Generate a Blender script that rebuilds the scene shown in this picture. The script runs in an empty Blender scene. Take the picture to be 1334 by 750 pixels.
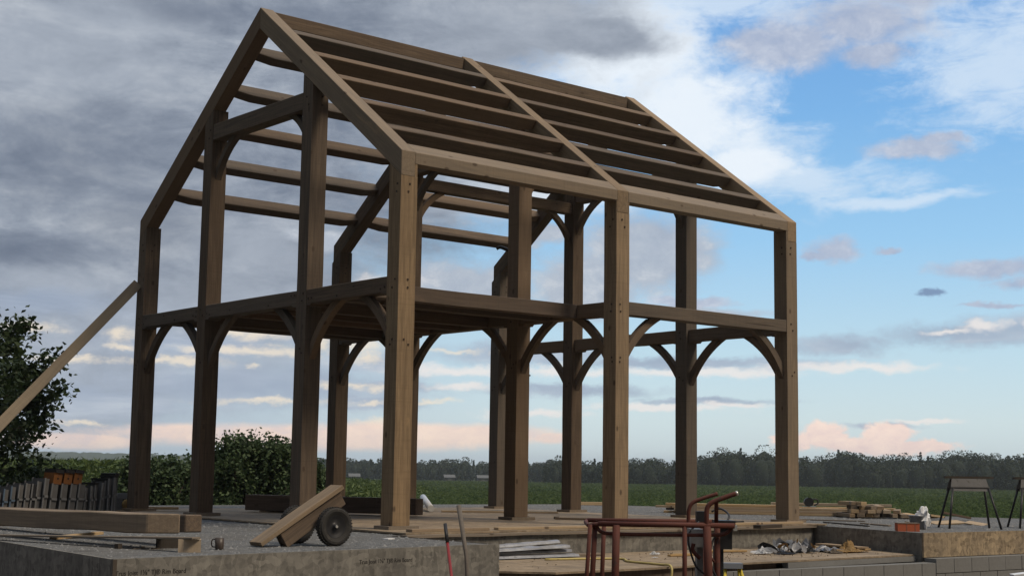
import bpy, bmesh, math, random
import numpy as np
from mathutils import Vector, Matrix, noise
random.seed(7); rng = np.random.default_rng(7)
S = bpy.context.scene; COL = S.collection
R = math.radians

# ------------------------------------------------------------------ camera
CAM = Vector((-10.323422, -14.621782, 0.706062))
CR = Vector((0.7677065, -0.6406243, 0.0150752)); CU = Vector((-0.0909054, -0.0855906, 0.9921747)); CF = Vector((0.6343208, 0.7630693, 0.1239447))
cd = bpy.data.cameras.new('camera'); cam = bpy.data.objects.new('camera', cd); COL.objects.link(cam)
cam.matrix_world = Matrix(((CR.x, CU.x, -CF.x, CAM.x), (CR.y, CU.y, -CF.y, CAM.y), (CR.z, CU.z, -CF.z, CAM.z), (0, 0, 0, 1)))
cd.sensor_width = 36; cd.lens = 1888.47 / 1334 * 36; cd.clip_start = .1; cd.clip_end = 12000
S.camera = cam
YAW = 0.693523     # heading of the view, used to lay out the far country and the sky

# ------------------------------------------------------------------ exposure
S.view_settings.view_transform = 'Standard'; S.view_settings.look = 'None'
S.view_settings.exposure = 0.0; S.view_settings.gamma = 1; S.view_settings.use_curve_mapping = False

def lin(c):
    return tuple(((v / 255) / 12.92 if v / 255 <= .04045 else ((v / 255 + .055) / 1.055) ** 2.4) for v in c)

# ------------------------------------------------------------------ small node language
class V:
    nt = None
    def __init__(s, sock): s.s = sock
    def _m(s, op, *o, clamp=False):
        n = V.nt.nodes.new('ShaderNodeMath'); n.operation = op; n.use_clamp = clamp
        for i, x in enumerate((s,) + o):
            if isinstance(x, V): V.nt.links.new(x.s, n.inputs[i])
            else: n.inputs[i].default_value = x
        return V(n.outputs[0])
    def __add__(s, o): return s._m('ADD', o)
    def __sub__(s, o): return s._m('SUBTRACT', o)
    def __mul__(s, o): return s._m('MULTIPLY', o)
    def __truediv__(s, o): return s._m('DIVIDE', o)
    def neg(s): return s._m('MULTIPLY', -1.0)
    def mx(s, o): return s._m('MAXIMUM', o)
    def mn(s, o): return s._m('MINIMUM', o)
    def step(s, lo, hi, smooth=True):
        n = V.nt.nodes.new('ShaderNodeMapRange'); n.interpolation_type = 'SMOOTHSTEP' if smooth else 'LINEAR'
        V.nt.links.new(s.s, n.inputs[0]); n.inputs[1].default_value = lo; n.inputs[2].default_value = hi
        return V(n.outputs[0])
def comb(x, y, z=0.0):
    n = V.nt.nodes.new('ShaderNodeCombineXYZ')
    for i, a in enumerate((x, y, z)):
        if isinstance(a, V): V.nt.links.new(a.s, n.inputs[i])
        else: n.inputs[i].default_value = a
    return V(n.outputs[0])
def vmath(op, a, b):
    n = V.nt.nodes.new('ShaderNodeVectorMath'); n.operation = op
    for i, x in enumerate((a, b)):
        if isinstance(x, V): V.nt.links.new(x.s, n.inputs[i])
        elif x is not None: n.inputs[i].default_value = x
    return V(n.outputs['Value'] if op in ('LENGTH', 'DOT_PRODUCT') else n.outputs[0])
def nz(vec, scale=1.0, detail=6, rough=.55, dist=0.0, w=0.0, color=False):
    n = V.nt.nodes.new('ShaderNodeTexNoise'); n.noise_dimensions = '4D'
    V.nt.links.new(vec.s, n.inputs['Vector']); n.inputs['Scale'].default_value = scale; n.inputs['W'].default_value = w
    n.inputs['Detail'].default_value = detail; n.inputs['Roughness'].default_value = rough; n.inputs['Distortion'].default_value = dist
    return V(n.outputs['Color' if color else 'Fac'])
def mix(f, a, b, mode='MIX'):
    n = V.nt.nodes.new('ShaderNodeMix'); n.data_type = 'RGBA'; n.blend_type = mode
    for sock, x in ((n.inputs[0], f), (n.inputs[6], a), (n.inputs[7], b)):
        if isinstance(x, V): V.nt.links.new(x.s, sock)
        elif isinstance(x, (int, float)): sock.default_value = x
        else: sock.default_value = (*x, 1)
    return V(n.outputs[2])
def ramp(f, stops, interp='LINEAR'):
    n = V.nt.nodes.new('ShaderNodeValToRGB'); n.color_ramp.interpolation = interp; V.nt.links.new(f.s, n.inputs[0])
    e = n.color_ramp.elements
    while len(e) < len(stops): e.new(.5)
    for k, (p, c) in zip(e, stops): k.position = p; k.color = (*c, 1)
    return V(n.outputs[0])

# ------------------------------------------------------------------ sky
W = bpy.data.worlds.new('World'); S.world = W; W.use_nodes = True
V.nt = W.node_tree; V.nt.nodes.clear()
tc = V.nt.nodes.new('ShaderNodeTexCoord'); D = V(tc.outputs['Generated'])
fw = (math.sin(YAW), math.cos(YAW), 0); rt = (math.cos(YAW), -math.sin(YAW), 0)
a = vmath('DOT_PRODUCT', D, rt); b = vmath('DOT_PRODUCT', D, fw); zz = vmath('DOT_PRODUCT', D, (0, 0, 1))
AZ = a._m('ARCTAN2', b) * 57.2958
EL = zz._m('ARCSINE') * 57.2958
SUN_EL, SUN_AZ = R(52), R(200)
sky = V.nt.nodes.new('ShaderNodeTexSky'); sky.sky_type = 'NISHITA'; sky.sun_disc = False
sky.sun_elevation = SUN_EL; sky.sun_rotation = SUN_AZ; sky.air_density = 1.0; sky.dust_density = .6; sky.ozone_density = 2.0
def T(x, y):  # a spot of the sky: degrees to the right of the view heading, degrees above the horizon
    return ((x - 667) * .0301, (606 + .0152 * (x - 667) - y) * .03035)
P0 = comb(AZ, EL)
warp = nz(comb(AZ * .16, EL * .26), 1, 5, .55, w=3.1, color=True)
warp = vmath('MULTIPLY', vmath('SUBTRACT', warp, (.5, .5, .5)), (5.5, 2.6, 0))
P = vmath('ADD', P0, warp)
warpS = nz(comb(AZ * .9, EL * 1.4), 1, 4, .6, w=8.1, color=True)
PS = vmath('ADD', P0, vmath('MULTIPLY', vmath('SUBTRACT', warpS, (.5, .5, .5)), (1.6, .8, 0)))
def field(Pt, blobs):
    m = None
    for (x, y, rx, ry) in blobs:
        cx, cy = T(x, y)
        d = vmath('LENGTH', vmath('MULTIPLY', vmath('SUBTRACT', Pt, (cx, cy, 0)), (33.0 / rx, 33.0 / ry, 0)), None)
        m = d if m is None else m.mn(d)
    return m.neg() + 1.0
# fibrous, billow and streak noises (degrees)
nB = nz(comb(AZ * .22, EL * .34), 1, 9, .58, .4, w=1.7)
nF = nz(comb(AZ * .80, EL * 1.3), 1, 11, .68, .35, w=5.2)
nV = nz(comb(AZ * .26 + EL * .30, EL * .95 - AZ * .16), 1, 10, .66, .9, w=21.0)
nS = nz(comb(AZ * .13, EL * .75), 1, 8, .60, .3, w=2.9)
nL = nz(comb(AZ * .055, EL * .10), 1, 3, .5, w=9.4)
fb = nB * .6 + nF * .4 - .5
# clear sky: blue aloft, pale towards the horizon
e01 = EL / 20.0
clear = ramp(e01, [(0.0, lin((200, 214, 222))), (.10, lin((202, 220, 226))), (.24, lin((184, 214, 230))), (.45, lin((148, 197, 234))), (.7, lin((118, 174, 226))), (1.0, lin((98, 152, 214)))])
nish = mix(1.0, V(sky.outputs[0]), (.105, .105, .105), 'MULTIPLY')
col = mix(.14, clear, nish)
# left part of the low sky is duller
col = mix(AZ.step(4, -14) * .75, col, lin((168, 184, 200)))
def lay(col, f, lo, hi, amp, c, op=1.0, n=None):
    m = (f + (n if n is not None else fb) * amp).step(lo, hi)
    return mix(m * op, col, c)
# thin white veil over the right half
veil = field(P, [(900, 15, 230, 45), (1290, 110, 130, 110), (1060, 245, 130, 35), (1160, 275, 150, 10), (820, 80, 150, 110), (980, 215, 110, 70), (1190, 20, 140, 50)])
col = lay(col, veil, -.2, .85, 3.2, lin((206, 221, 236)), .78, n=nV * .65 + nF * .35 - .5)
# pale lit rim that borders the grey deck
rim = field(P, [(790, 60, 150, 110), (900, 150, 130, 75), (985, 215, 85, 45), (700, 250, 200, 46), (640, 210, 160, 60), (560, 130, 190, 90)])
col = lay(col, rim, -.05, .6, 2.0, lin((226, 234, 242)), .95)
# the heavy grey deck on the left and overhead
deck = field(P, [(150, 120, 560, 300), (560, 20, 270, 95), (740, 45, 120, 42), (120, 330, 400, 190), (-300, 200, 600, 420), (40, 480, 240, 100)])
nD = nz(comb(AZ * .20, EL * .62), 1, 9, .62, .5, w=12.3)
dshade = (nD * .75 + nB * .25 + nL * .35 + nF * .3 - .33)
dk = ramp(dshade.step(.27, .75, False), [(0, lin((96, 107, 124))), (.3, lin((116, 126, 142))), (.55, lin((142, 151, 165))), (.8, lin((168, 175, 185))), (1, lin((192, 197, 204)))])
lightp = field(P, [(60, 90, 230, 90), (130, 50, 160, 60), (660, 50, 210, 90), (600, 90, 150, 60), (620, 60, 110, 60), (300, 400, 170, 60), (340, 330, 120, 50), (80, 370, 110, 24)])
dk = mix(lightp.step(-.2, .8) * .5, dk, lin((166, 174, 186)))
darkp = field(P, [(90, 215, 190, 80), (190, 290, 110, 60), (240, 30, 120, 30), (400, 30, 110, 20), (60, 330, 120, 26)])
dk = mix(darkp.step(-.2, .9) * .5, dk, lin((94, 105, 124)))
dk = mix(EL.step(8.5, 2.5) * .6, dk, lin((170, 180, 194)))
col = lay(col, deck, -.30, .42, 1.6, dk, 1.0)
# grey middle cloud seen through the frame
mid = field(P, [(610, 370, 95, 40), (850, 330, 115, 62), (770, 375, 80, 50), (940, 405, 60, 14), (700, 310, 50, 16), (420, 310, 60, 16)])
mc = ramp((nF * .6 + nB * .5).step(.35, .75, False), [(0, lin((146, 157, 176))), (.6, lin((174, 182, 194))), (1, lin((206, 209, 214)))])
col = lay(col, mid, -.12, .55, 2.0, mc, .94)
# the large cumulus high on the right and its small companions
cum = field(PS, [(1035, 68, 105, 36), (1125, 45, 110, 46), (1190, 12, 95, 36), (985, 62, 52, 24), (1140, 85, 62, 22), (1192, 206, 76, 15), (1225, 196, 40, 11), (1088, 330, 42, 20), (1155, 331, 22, 5), (1068, 338, 30, 10), (905, 392, 64, 9), (1290, 360, 100, 15), (1330, 378, 70, 12), (1280, 405, 60, 6)])
cc = ramp((nF * .7 + nB * .4).step(.34, .78, False), [(0, lin((146, 160, 188))), (.5, lin((174, 182, 200))), (1, lin((208, 212, 222)))])
col = lay(col, cum, -.1, .62, 2.0, cc, .9)
drk = field(PS, [(1205, 386, 26, 9)])
col = lay(col, drk, .0, .5, .9, lin((112, 132, 166)), .85)
# long blue-grey bars above the horizon on the right
bars = field(PS, [(1090, 452, 90, 17), (1250, 440, 150, 22), (1340, 432, 60, 22), (900, 470, 240, 11), (690, 458, 160, 20), (740, 505, 150, 12), (930, 520, 120, 7), (1140, 552, 50, 5), (480, 470, 80, 16), (350, 500, 260, 34), (120, 520, 170, 28), (60, 400, 150, 24), (350, 420, 120, 26), (480, 520, 110, 14), (250, 450, 120, 20), (560, 395, 100, 14), (500, 500, 110, 12)])
bc = ramp(nS.step(.35, .68, False), [(0, lin((138, 152, 174))), (.5, lin((160, 172, 190))), (1, lin((192, 200, 210)))])
col = lay(col, bars, -.15, .75, 2.6, bc, .85, n=nS * .6 + nF * .4 - .5)
# lit cloud tops and pale streaks
tops = field(PS, [(1268, 432, 34, 9), (1225, 437, 40, 5), (1334, 430, 20, 6), (1120, 478, 130, 8), (900, 482, 170, 8), (860, 528, 120, 6), (960, 525, 60, 5), (1195, 547, 55, 4), (700, 535, 80, 7), (740, 480, 120, 9), (600, 480, 110, 9), (600, 500, 60, 7), (500, 365, 60, 14)])
col = lay(col, tops, -.15, .8, 2.4, lin((232, 226, 222)), .8, n=nF * .6 + nS * .4 - .5)
gold = field(PS, [(165, 438, 30, 12), (345, 432, 70, 13), (300, 432, 50, 7), (470, 445, 46, 12), (478, 462, 24, 12), (420, 440, 20, 24), (50, 432, 60, 10), (166, 452, 24, 6), (485, 545, 40, 7), (330, 474, 16, 4), (488, 520, 20, 5), (130, 550, 50, 4), (330, 455, 130, 9), (230, 470, 90, 7), (460, 500, 90, 7), (360, 520, 120, 6), (590, 455, 70, 6), (100, 470, 80, 6), (560, 520, 70, 6)])
col = lay(col, gold, -.1, .95, 3.6, lin((240, 225, 202)), .72, n=nF * .55 + nS * .45 - .52)
# rose band and far towers low down
pink = field(P0, [(420, 566, 330, 19), (110, 571, 120, 12), (520, 560, 170, 17), (640, 562, 110, 17), (250, 560, 110, 13), (720, 566, 40, 10)])
pc = ramp((nF * .6 + nS * .5).step(.4, .7, False), [(0, lin((214, 198, 198))), (.5, lin((238, 212, 198))), (1, lin((250, 224, 204)))])
col = lay(col, pink, -.1, .5, 1.3, pc, .9)
tower = field(PS, [(1130, 578, 110, 14), (1150, 564, 40, 18), (1072, 566, 40, 22), (1190, 578, 60, 9), (1035, 572, 30, 14)])
tc2 = ramp((nF * .8 + EL * .05).step(.32, .75, False), [(0, lin((226, 200, 196))), (.5, lin((246, 220, 206))), (1, lin((255, 238, 222)))])
col = lay(col, tower, -.02, .40, 1.7, tc2, .92, n=nF - .5)
col = mix(EL.step(1.0, .1) * .35, col, lin((176, 190, 204)))
# unseen sky overhead and behind the viewer, brightness shaped to light the frame
over = mix(nz(comb(AZ * .03, EL * .05), 1, 5, .6, w=4.4).step(.3, .7), lin((196, 205, 220)), lin((244, 247, 250)))
col = mix(EL.step(24, 45), col, over)
back = mix(nz(comb(AZ * .04, EL * .10), 1, 5, .6, w=6.4).step(.3, .7), lin((44, 50, 62)), lin((74, 79, 88)))
col = mix(AZ._m('ABSOLUTE').step(27, 50) * EL.step(60, 25), col, back)
# a warm, brighter opening low in the west, to the right of the viewer
west = vmath('LENGTH', vmath('MULTIPLY', vmath('SUBTRACT', P0, (118, 9, 0)), (1 / 42, 1 / 12, 0)), None)
col = mix(west.step(1.1, .2) * .85, col, lin((206, 184, 156)))
bg = V.nt.nodes.new('ShaderNodeBackground'); V.nt.links.new(col.s, bg.inputs[0]); bg.inputs[1].default_value = 1.12
wo = V.nt.nodes.new('ShaderNodeOutputWorld'); V.nt.links.new(bg.outputs[0], wo.inputs[0])
W.cycles.sampling_method = 'MANUAL'; W.cycles.sample_map_resolution = 512

# ------------------------------------------------------------------ sun: weak and wide, behind thin cloud, to the right of the viewer
sl = bpy.data.lights.new('sun', 'SUN'); sl.energy = 2.7; sl.angle = R(17); sl.color = (1, .84, .64)
sun = bpy.data.objects.new('sun', sl); COL.objects.link(sun)
sd = Vector((.40, -.92, 0)).normalized() * math.cos(SUN_EL) + Vector((0, 0, math.sin(SUN_EL)))
sun.rotation_euler = sd.to_track_quat('Z', 'Y').to_euler()
sky.sun_rotation = math.atan2(sd.x, sd.y) % (2 * math.pi)

# ------------------------------------------------------------------ materials
def mat(name, fn, rough=.85, bump=(.15, .002), spec=.3, metal=0.0):
    m = bpy.data.materials.new(name); m.use_nodes = True; V.nt = m.node_tree
    p = V.nt.nodes['Principled BSDF']; p.inputs['Roughness'].default_value = rough
    p.inputs['Specular IOR Level'].default_value = spec; p.inputs['Metallic'].default_value = metal
    t = V.nt.nodes.new('ShaderNodeTexCoord'); ob = V(t.outputs['Object'])
    oi = V.nt.nodes.new('ShaderNodeObjectInfo'); rnd = V(oi.outputs['Random'])
    r = fn(ob, rnd)
    c, h = (r if isinstance(r, tuple) and isinstance(r[0], V) else (r, None))
    if isinstance(c, V): V.nt.links.new(c.s, p.inputs['Base Color'])
    else: p.inputs['Base Color'].default_value = (*c, 1)
    if h is not None:
        b = V.nt.nodes.new('ShaderNodeBump'); b.inputs['Strength'].default_value = bump[0]; b.inputs['Distance'].default_value = bump[1]
        V.nt.links.new(h.s, b.inputs['Height']); V.nt.links.new(b.outputs[0], p.inputs['Normal'])
    return m
def woodfn(dark, light, knot=(.06, .04, .028), grain=1.0, stain=.5, var=.5):
    def f(ob, rnd):
        off = comb(rnd * 17.0, rnd * 31.0, rnd * 53.0)
        q = vmath('ADD', ob, off)
        g = nz(vmath('MULTIPLY', q, (26 * grain, 26 * grain, 1.3)), 1, 6, .65, .6)
        g2 = nz(vmath('MULTIPLY', q, (90 * grain, 90 * grain, 3.0)), 1, 3, .6, .2)
        big = nz(vmath('MULTIPLY', q, (2.4, 2.4, .8)), 1, 4, .6, .3)
        c = mix((g * .65 + g2 * .35).step(.34, .68), dark, light)
        tone = (rnd * var + big * .9 - .2)
        c = mix(tone.step(.0, 1.0, False) * .55, c, tuple(x * .58 for x in dark))
        r2 = (rnd * 7.31)._m('FRACT'); r3 = (rnd * 13.7)._m('FRACT')
        c = mix(r2 * .55, c, tuple((light[0] * .33 + dark[0] * .5) * k for k in (.92, .86, .78)))
        c = mix(r3.step(.6, 1.0) * .4, c, (light[0] * 1.05, light[1] * .98, light[2] * .88))
        # weather stains, with a shape of their own
        st = nz(vmath('MULTIPLY', q, (5, 5, 1.1)), 1, 5, .7, .8).step(.56, .76)
        c = mix(st * stain, c, (light[0] * .55, light[1] * .56, light[2] * .60))
        vn = V.nt.nodes.new('ShaderNodeTexVoronoi'); vn.inputs['Scale'].default_value = 1.0
        V.nt.links.new(vmath('MULTIPLY', q, (4.2, 4.2, 2.4)).s, vn.inputs['Vector'])
        kn = V(vn.outputs['Distance']).step(.13, .06)
        c = mix(kn * .8, c, knot)
        # saw kerf marks across the grain and pale fresh planed spots
        sm = nz(vmath('MULTIPLY', q, (1.5, 1.5, 70)), 1, 2, .5, .3).step(.5, .7)
        c = mix(sm * .16, c, tuple(x * .45 for x in dark))
        fr = nz(vmath('MULTIPLY', q, (3, 3, .7)), 1, 5, .7, .8, w=6).step(.60, .74)
        c = mix(fr * .35, c, (light[0] * 1.25, light[1] * 1.2, light[2] * 1.1))
        # drying checks along the grain
        ck = nz(vmath('MULTIPLY', q, (34, 34, .55)), 1, 2, .5, .2).step(.70, .74)
        c = mix(ck * .55, c, tuple(x * .35 for x in dark))
        return c, g * .7 + g2 * .3 - ck * .8
    return f
M = {}
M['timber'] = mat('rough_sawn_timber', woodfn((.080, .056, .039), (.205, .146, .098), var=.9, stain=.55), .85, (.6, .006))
M['timber_pale'] = mat('pale_timber', woodfn((.165, .115, .068), (.36, .255, .150), stain=.4, var=.6), .8, (.5, .005))  # paler wood; on the eave-side frame its tone also holds that side's light
M['timber_red'] = mat('reddish_timber', woodfn((.085, .056, .040), (.175, .120, .085)), .85, (.5, .005))
M['board'] = mat('fresh_board', woodfn((.34, .23, .12), (.52, .38, .21), stain=.15), .75, (.35, .003))
M['board_dull'] = mat('weathered_board', woodfn((.17, .125, .085), (.31, .235, .155), stain=.5), .85, (.45, .004))
M['plank'] = mat('yellow_plank', woodfn((.17, .125, .072), (.32, .24, .14), stain=.6), .8, (.4, .003))
M['dark_wood'] = mat('dark_wood', woodfn((.045, .035, .028), (.09, .072, .055)), .85, (.4, .004))
M['endgrain'] = mat('peg_end', lambda o, r: (.045, .032, .024), .9)
def osb(c1, c2, dirt):
    def f(ob, rnd):
        v = V.nt.nodes.new('ShaderNodeTexVoronoi'); v.inputs['Scale'].default_value = 1.0
        w_ = vmath('ADD', ob, vmath('MULTIPLY', nz(ob, 9, 2, .5, color=True), (.12, .12, .12)))
        V.nt.links.new(vmath('MULTIPLY', w_, (9, 20, 24)).s, v.inputs['Vector'])
        v2 = V.nt.nodes.new('ShaderNodeTexVoronoi'); v2.inputs['Scale'].default_value = 1.0
        V.nt.links.new(vmath('MULTIPLY', w_, (26, 8, 8)).s, v2.inputs['Vector'])
        sx = V.nt.nodes.new('ShaderNodeSeparateColor'); V.nt.links.new(v.outputs['Color'], sx.inputs[0])
        sy = V.nt.nodes.new('ShaderNodeSeparateColor'); V.nt.links.new(v2.outputs['Color'], sy.inputs[0])
        fl = V(sx.outputs[0]) * .5 + V(sy.outputs[1]) * .5
        c = mix(fl, c1, c2)
        d = nz(ob, 1.4, 6, .65, .5, w=2).step(.42, .68)
        c = mix(d * .7, c, dirt)
        d2 = nz(ob, 7.0, 5, .7, .2, w=7).step(.58, .72)
        c = mix(d2 * .45, c, tuple(x * .5 for x in dirt))
        return c, fl + d2 * .5
    return f
M['osb'] = mat('strand_board', osb((.12, .092, .062), (.42, .33, .215), (.13, .11, .085)), .85, (.35, .003))
M['osb_deck'] = mat('strand_board_floor', osb((.17, .130, .088), (.33, .26, .18), (.13, .105, .078)), .88, (.3, .003))
M['rim'] = mat('rim_board_face', osb((.095, .091, .083), (.245, .235, .21), (.08, .077, .073)), .9, (.35, .003))
M['rimdark'] = mat('rim_board_edge', osb((.055, .045, .036), (.09, .07, .055), (.05, .045, .04)), .9, (.35, .003))
def gravelfn(ob, rnd):
    v = V.nt.nodes.new('ShaderNodeTexVoronoi'); v.inputs['Scale'].default_value = 42; V.nt.links.new(ob.s, v.inputs['Vector'])
    s_ = V.nt.nodes.new('ShaderNodeSeparateColor'); V.nt.links.new(v.outputs['Color'], s_.inputs[0])
    c = mix(V(s_.outputs[0]), (.062, .066, .069), (.19, .197, .203))
    v3 = V.nt.nodes.new('ShaderNodeTexVoronoi'); v3.inputs['Scale'].default_value = 13; V.nt.links.new(ob.s, v3.inputs['Vector'])
    s3 = V.nt.nodes.new('ShaderNodeSeparateColor'); V.nt.links.new(v3.outputs['Color'], s3.inputs[0])
    c = mix(V(s3.outputs[0]).step(.55, 1.0) * .5, c, (.10, .10, .105))
    p = nz(ob, .7, 6, .6, .4).step(.38, .66)
    c = mix(p * .55, c, (.115, .108, .096))
    rt2 = nz(vmath('MULTIPLY', ob, (.5, 3.2, 1)), 1, 6, .65, .8, w=11).step(.55, .68)
    c = mix(rt2 * .5, c, (.05, .046, .042))
    sd2 = nz(ob, 1.7, 7, .75, .5, w=15).step(.60, .70)
    c = mix(sd2 * .45, c, (.20, .165, .115))
    p2 = nz(ob, 2.6, 6, .7, .6, w=4).step(.55, .72)
    c = mix(p2 * .45, c, (.13, .115, .10))
    return c, V(v.outputs['Distance']).neg() * 1.0 + nz(ob, 5, 5, .6)
M['gravel'] = mat('crushed_stone', gravelfn, .95, (.9, .02))
M['stone'] = mat('stone_chips', lambda o, r: mix(nz(o, 60, 3), (.09, .095, .10), (.27, .27, .27)), .95)
M['earth'] = mat('bare_earth', lambda o, r: (mix(nz(o, 1.3, 8, .65), (.05, .037, .026), (.13, .10, .072)), nz(o, 6, 6, .7)), .95, (.8, .05))
def fieldfn(ob, rnd):
    n1 = nz(ob, .55, 8, .7, .3); n2 = nz(vmath('MULTIPLY', ob, (.012, .03, .03)), 1, 4, .6)
    c = mix(n1.step(.3, .7), (.028, .050, .017), (.080, .115, .036))
    c = mix(n2.step(.40, .62) * .6, c, (.065, .085, .032))
    n3 = nz(vmath('MULTIPLY', ob, (.004, .05, .03)), 1, 4, .6, w=3)
    c = mix(n3.step(.55, .62) * .5, c, (.025, .040, .018))
    return c, n1
M['field'] = mat('crop_ground', fieldfn, .95, (.8, .3))
def leafmat(name, c1, c2, sc, tr=.25, rough=.6):
    m = bpy.data.materials.new(name); m.use_nodes = True; V.nt = m.node_tree; V.nt.nodes.clear()
    t = V.nt.nodes.new('ShaderNodeTexCoord'); o = V(t.outputs['Object'])
    g = V.nt.nodes.new('ShaderNodeNewGeometry'); rp = V(g.outputs['Random Per Island'])
    c = mix(rp * .65 + nz(o, sc, 3, .6) * .5 - .08, c1, c2)
    p = V.nt.nodes.new('ShaderNodeBsdfPrincipled'); V.nt.links.new(c.s, p.inputs['Base Color']); p.inputs['Roughness'].default_value = rough
    p.inputs['Specular IOR Level'].default_value = .25
    tl = V.nt.nodes.new('ShaderNodeBsdfTranslucent'); V.nt.links.new(c.s, tl.inputs[0])
    mx = V.nt.nodes.new('ShaderNodeMixShader'); mx.inputs[0].default_value = tr
    V.nt.links.new(p.outputs[0], mx.inputs[1]); V.nt.links.new(tl.outputs[0], mx.inputs[2])
    out = V.nt.nodes.new('ShaderNodeOutputMaterial'); V.nt.links.new(mx.outputs[0], out.inputs[0])
    return m
M['leaf'] = leafmat('tree_leaves', (.012, .024, .009), (.040, .062, .020), 1.2)
M['leafb'] = leafmat('shrub_leaves', (.022, .046, .020), (.095, .135, .058), 1.6)
M['corn'] = leafmat('corn_leaves', (.038, .070, .020), (.105, .140, .042), .12)
M['crop'] = leafmat('crop_leaves', (.060, .092, .034), (.084, .118, .042), .04, .5, .9)
M['wood_far'] = leafmat('forest_leaves', (.012, .021, .012), (.042, .060, .030), .12, .1)
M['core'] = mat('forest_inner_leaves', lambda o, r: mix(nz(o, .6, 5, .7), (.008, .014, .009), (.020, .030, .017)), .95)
M['hill'] = mat('wooded_hill', lambda o, r: mix(nz(o, .03, 8, .7), (.018, .028, .018), (.045, .060, .030)), .95)
M['bark'] = mat('bark', lambda o, r: mix(nz(o, 14, 5, .7), (.03, .024, .018), (.09, .075, .06)), .95)
def metalfn(c1, c2, rust=None, amt=.6, sc=9):
    def f(ob, rnd):
        n = nz(ob, sc, 6, .65, .4); c = mix(n, c1, c2)
        if rust: c = mix(nz(ob, sc * 1.7, 7, .7, .6, w=4).step(.55, .68) * amt, c, rust)
        return c, n
    return f
M['red'] = mat('worn_red_paint', metalfn((.045, .010, .006), (.105, .023, .011), (.030, .017, .012), .95, 18), .8, (.15, .002), .5)
M['redrod'] = mat('red_rod_paint', metalfn((.17, .018, .020), (.26, .03, .03)), .4)
M['silver'] = mat('bare_tube_end', metalfn((.4, .4, .38), (.6, .6, .58)), .35, (.1, .001), .5, .6)
M['black'] = mat('black_plastic', metalfn((.012, .012, .014), (.028, .028, .03)), .45, (.1, .001))
M['rubber'] = mat('tyre_rubber', metalfn((.018, .017, .016), (.038, .036, .034), (.09, .08, .068), .5, 14), .8, (.2, .002))
M['greybox'] = mat('grey_casting', metalfn((.13, .135, .14), (.24, .245, .25), (.06, .05, .04), .4), .5, (.1, .001))
M['alu'] = mat('weathered_aluminium', metalfn((.12, .122, .125), (.27, .272, .275), (.07, .065, .06), .8, 6), .55, (.2, .002), .5, .25)
M['alud'] = mat('dull_form_face', metalfn((.075, .073, .072), (.17, .165, .16), (.05, .044, .038), .8, 6), .7, (.2, .002))
M['blueform'] = mat('blue_painted_rail', metalfn((.07, .11, .16), (.13, .18, .24), (.06, .06, .06), .5), .6)
M['orange'] = mat('orange_paint', metalfn((.15, .058, .016), (.26, .10, .024), (.06, .04, .03), .95, 9), .65, (.2, .002))
M['brick'] = mat('red_block_face', metalfn((.32, .075, .035), (.46, .12, .055), (.2, .06, .04), .5, 12), .8, (.2, .002))
M['ochre'] = mat('ochre_coating', metalfn((.22, .14, .05), (.34, .22, .08), (.12, .08, .04), .6, 14), .8, (.3, .003))
M['white'] = mat('white_plastic', metalfn((.55, .56, .58), (.74, .75, .76), (.35, .34, .33), .4, 12), .5, (.3, .003))
M['film'] = mat('clear_wrap', metalfn((.14, .15, .17), (.34, .35, .38), (.07, .07, .08), .8, 9), .3, (.8, .01), .6)
M['card'] = mat('cardboard', metalfn((.26, .17, .08), (.42, .28, .12), (.15, .1, .06), .5, 9), .9, (.3, .004))
M['yellow'] = mat('yellow_fibreglass', metalfn((.42, .33, .03), (.55, .44, .05), (.2, .17, .06), .4), .5)
M['hose'] = mat('yellow_hose', metalfn((.36, .29, .10), (.48, .40, .16)), .6)
M['cap'] = mat('grey_cap', metalfn((.14, .155, .18), (.22, .24, .27)), .6)
M['mug'] = mat('dark_enamel', metalfn((.035, .028, .024), (.065, .05, .042)), .4)
M['handle'] = mat('weathered_handle', woodfn((.11, .095, .08), (.2, .175, .15)), .85, (.3, .002))
M['ink'] = mat('printed_ink', lambda o, r: (.018, .017, .017), .9)
M['barn'] = mat('pale_siding', metalfn((.05, .052, .055), (.08, .08, .08)), .8)
M['barnroof'] = mat('pale_roof', metalfn((.08, .085, .09), (.12, .125, .13)), .7)
def blockfn(ob, rnd):
    n = nz(ob, 22, 8, .75); b_ = nz(ob, 1.6, 6, .6, .3)
    c = mix(n, (.12, .122, .122), (.23, .232, .228)); c = mix(b_.step(.45, .65) * .4, c, (.12, .12, .115))
    return c, n
M['cmu'] = mat('concrete_block', blockfn, .95, (.6, .006))
M['mortar'] = mat('mortar', lambda o, r: (mix(nz(o, 30, 5), (.10, .10, .098), (.17, .17, .165)), nz(o, 40, 4)), .95, (.5, .004))

# ------------------------------------------------------------------ object helpers
TW = {}
def tagp(o, label=None, cat=None, group=None, kind=None):
    if label: o['label'] = label
    if cat: o['category'] = cat
    if group: o['group'] = group
    if kind: o['kind'] = kind
    return o
def link(o, parent=None, mw=None):
    mw = mw or Matrix.Identity(4); COL.objects.link(o)
    if parent is not None:
        o.parent = parent; o.matrix_local = TW[parent.name].inverted() @ mw
    else: o.matrix_world = mw
    TW[o.name] = mw.copy(); return o
def thing(name, label, cat, loc=(0, 0, 0), group=None):
    o = bpy.data.objects.new(name, None); o.empty_display_size = .2
    link(o, None, Matrix.Translation(loc)); return tagp(o, label, cat, group)
def obj(name, bm, m, parent=None, mw=None, smooth=False):
    me = bpy.data.meshes.new(name); bm.to_mesh(me); bm.free()
    for k in (m if isinstance(m, (list, tuple)) else [m]): me.materials.append(M[k] if isinstance(k, str) else k)
    if smooth:
        me.polygons.foreach_set('use_smooth', [True] * len(me.polygons))
    return link(bpy.data.objects.new(name, me), parent, mw)
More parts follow.
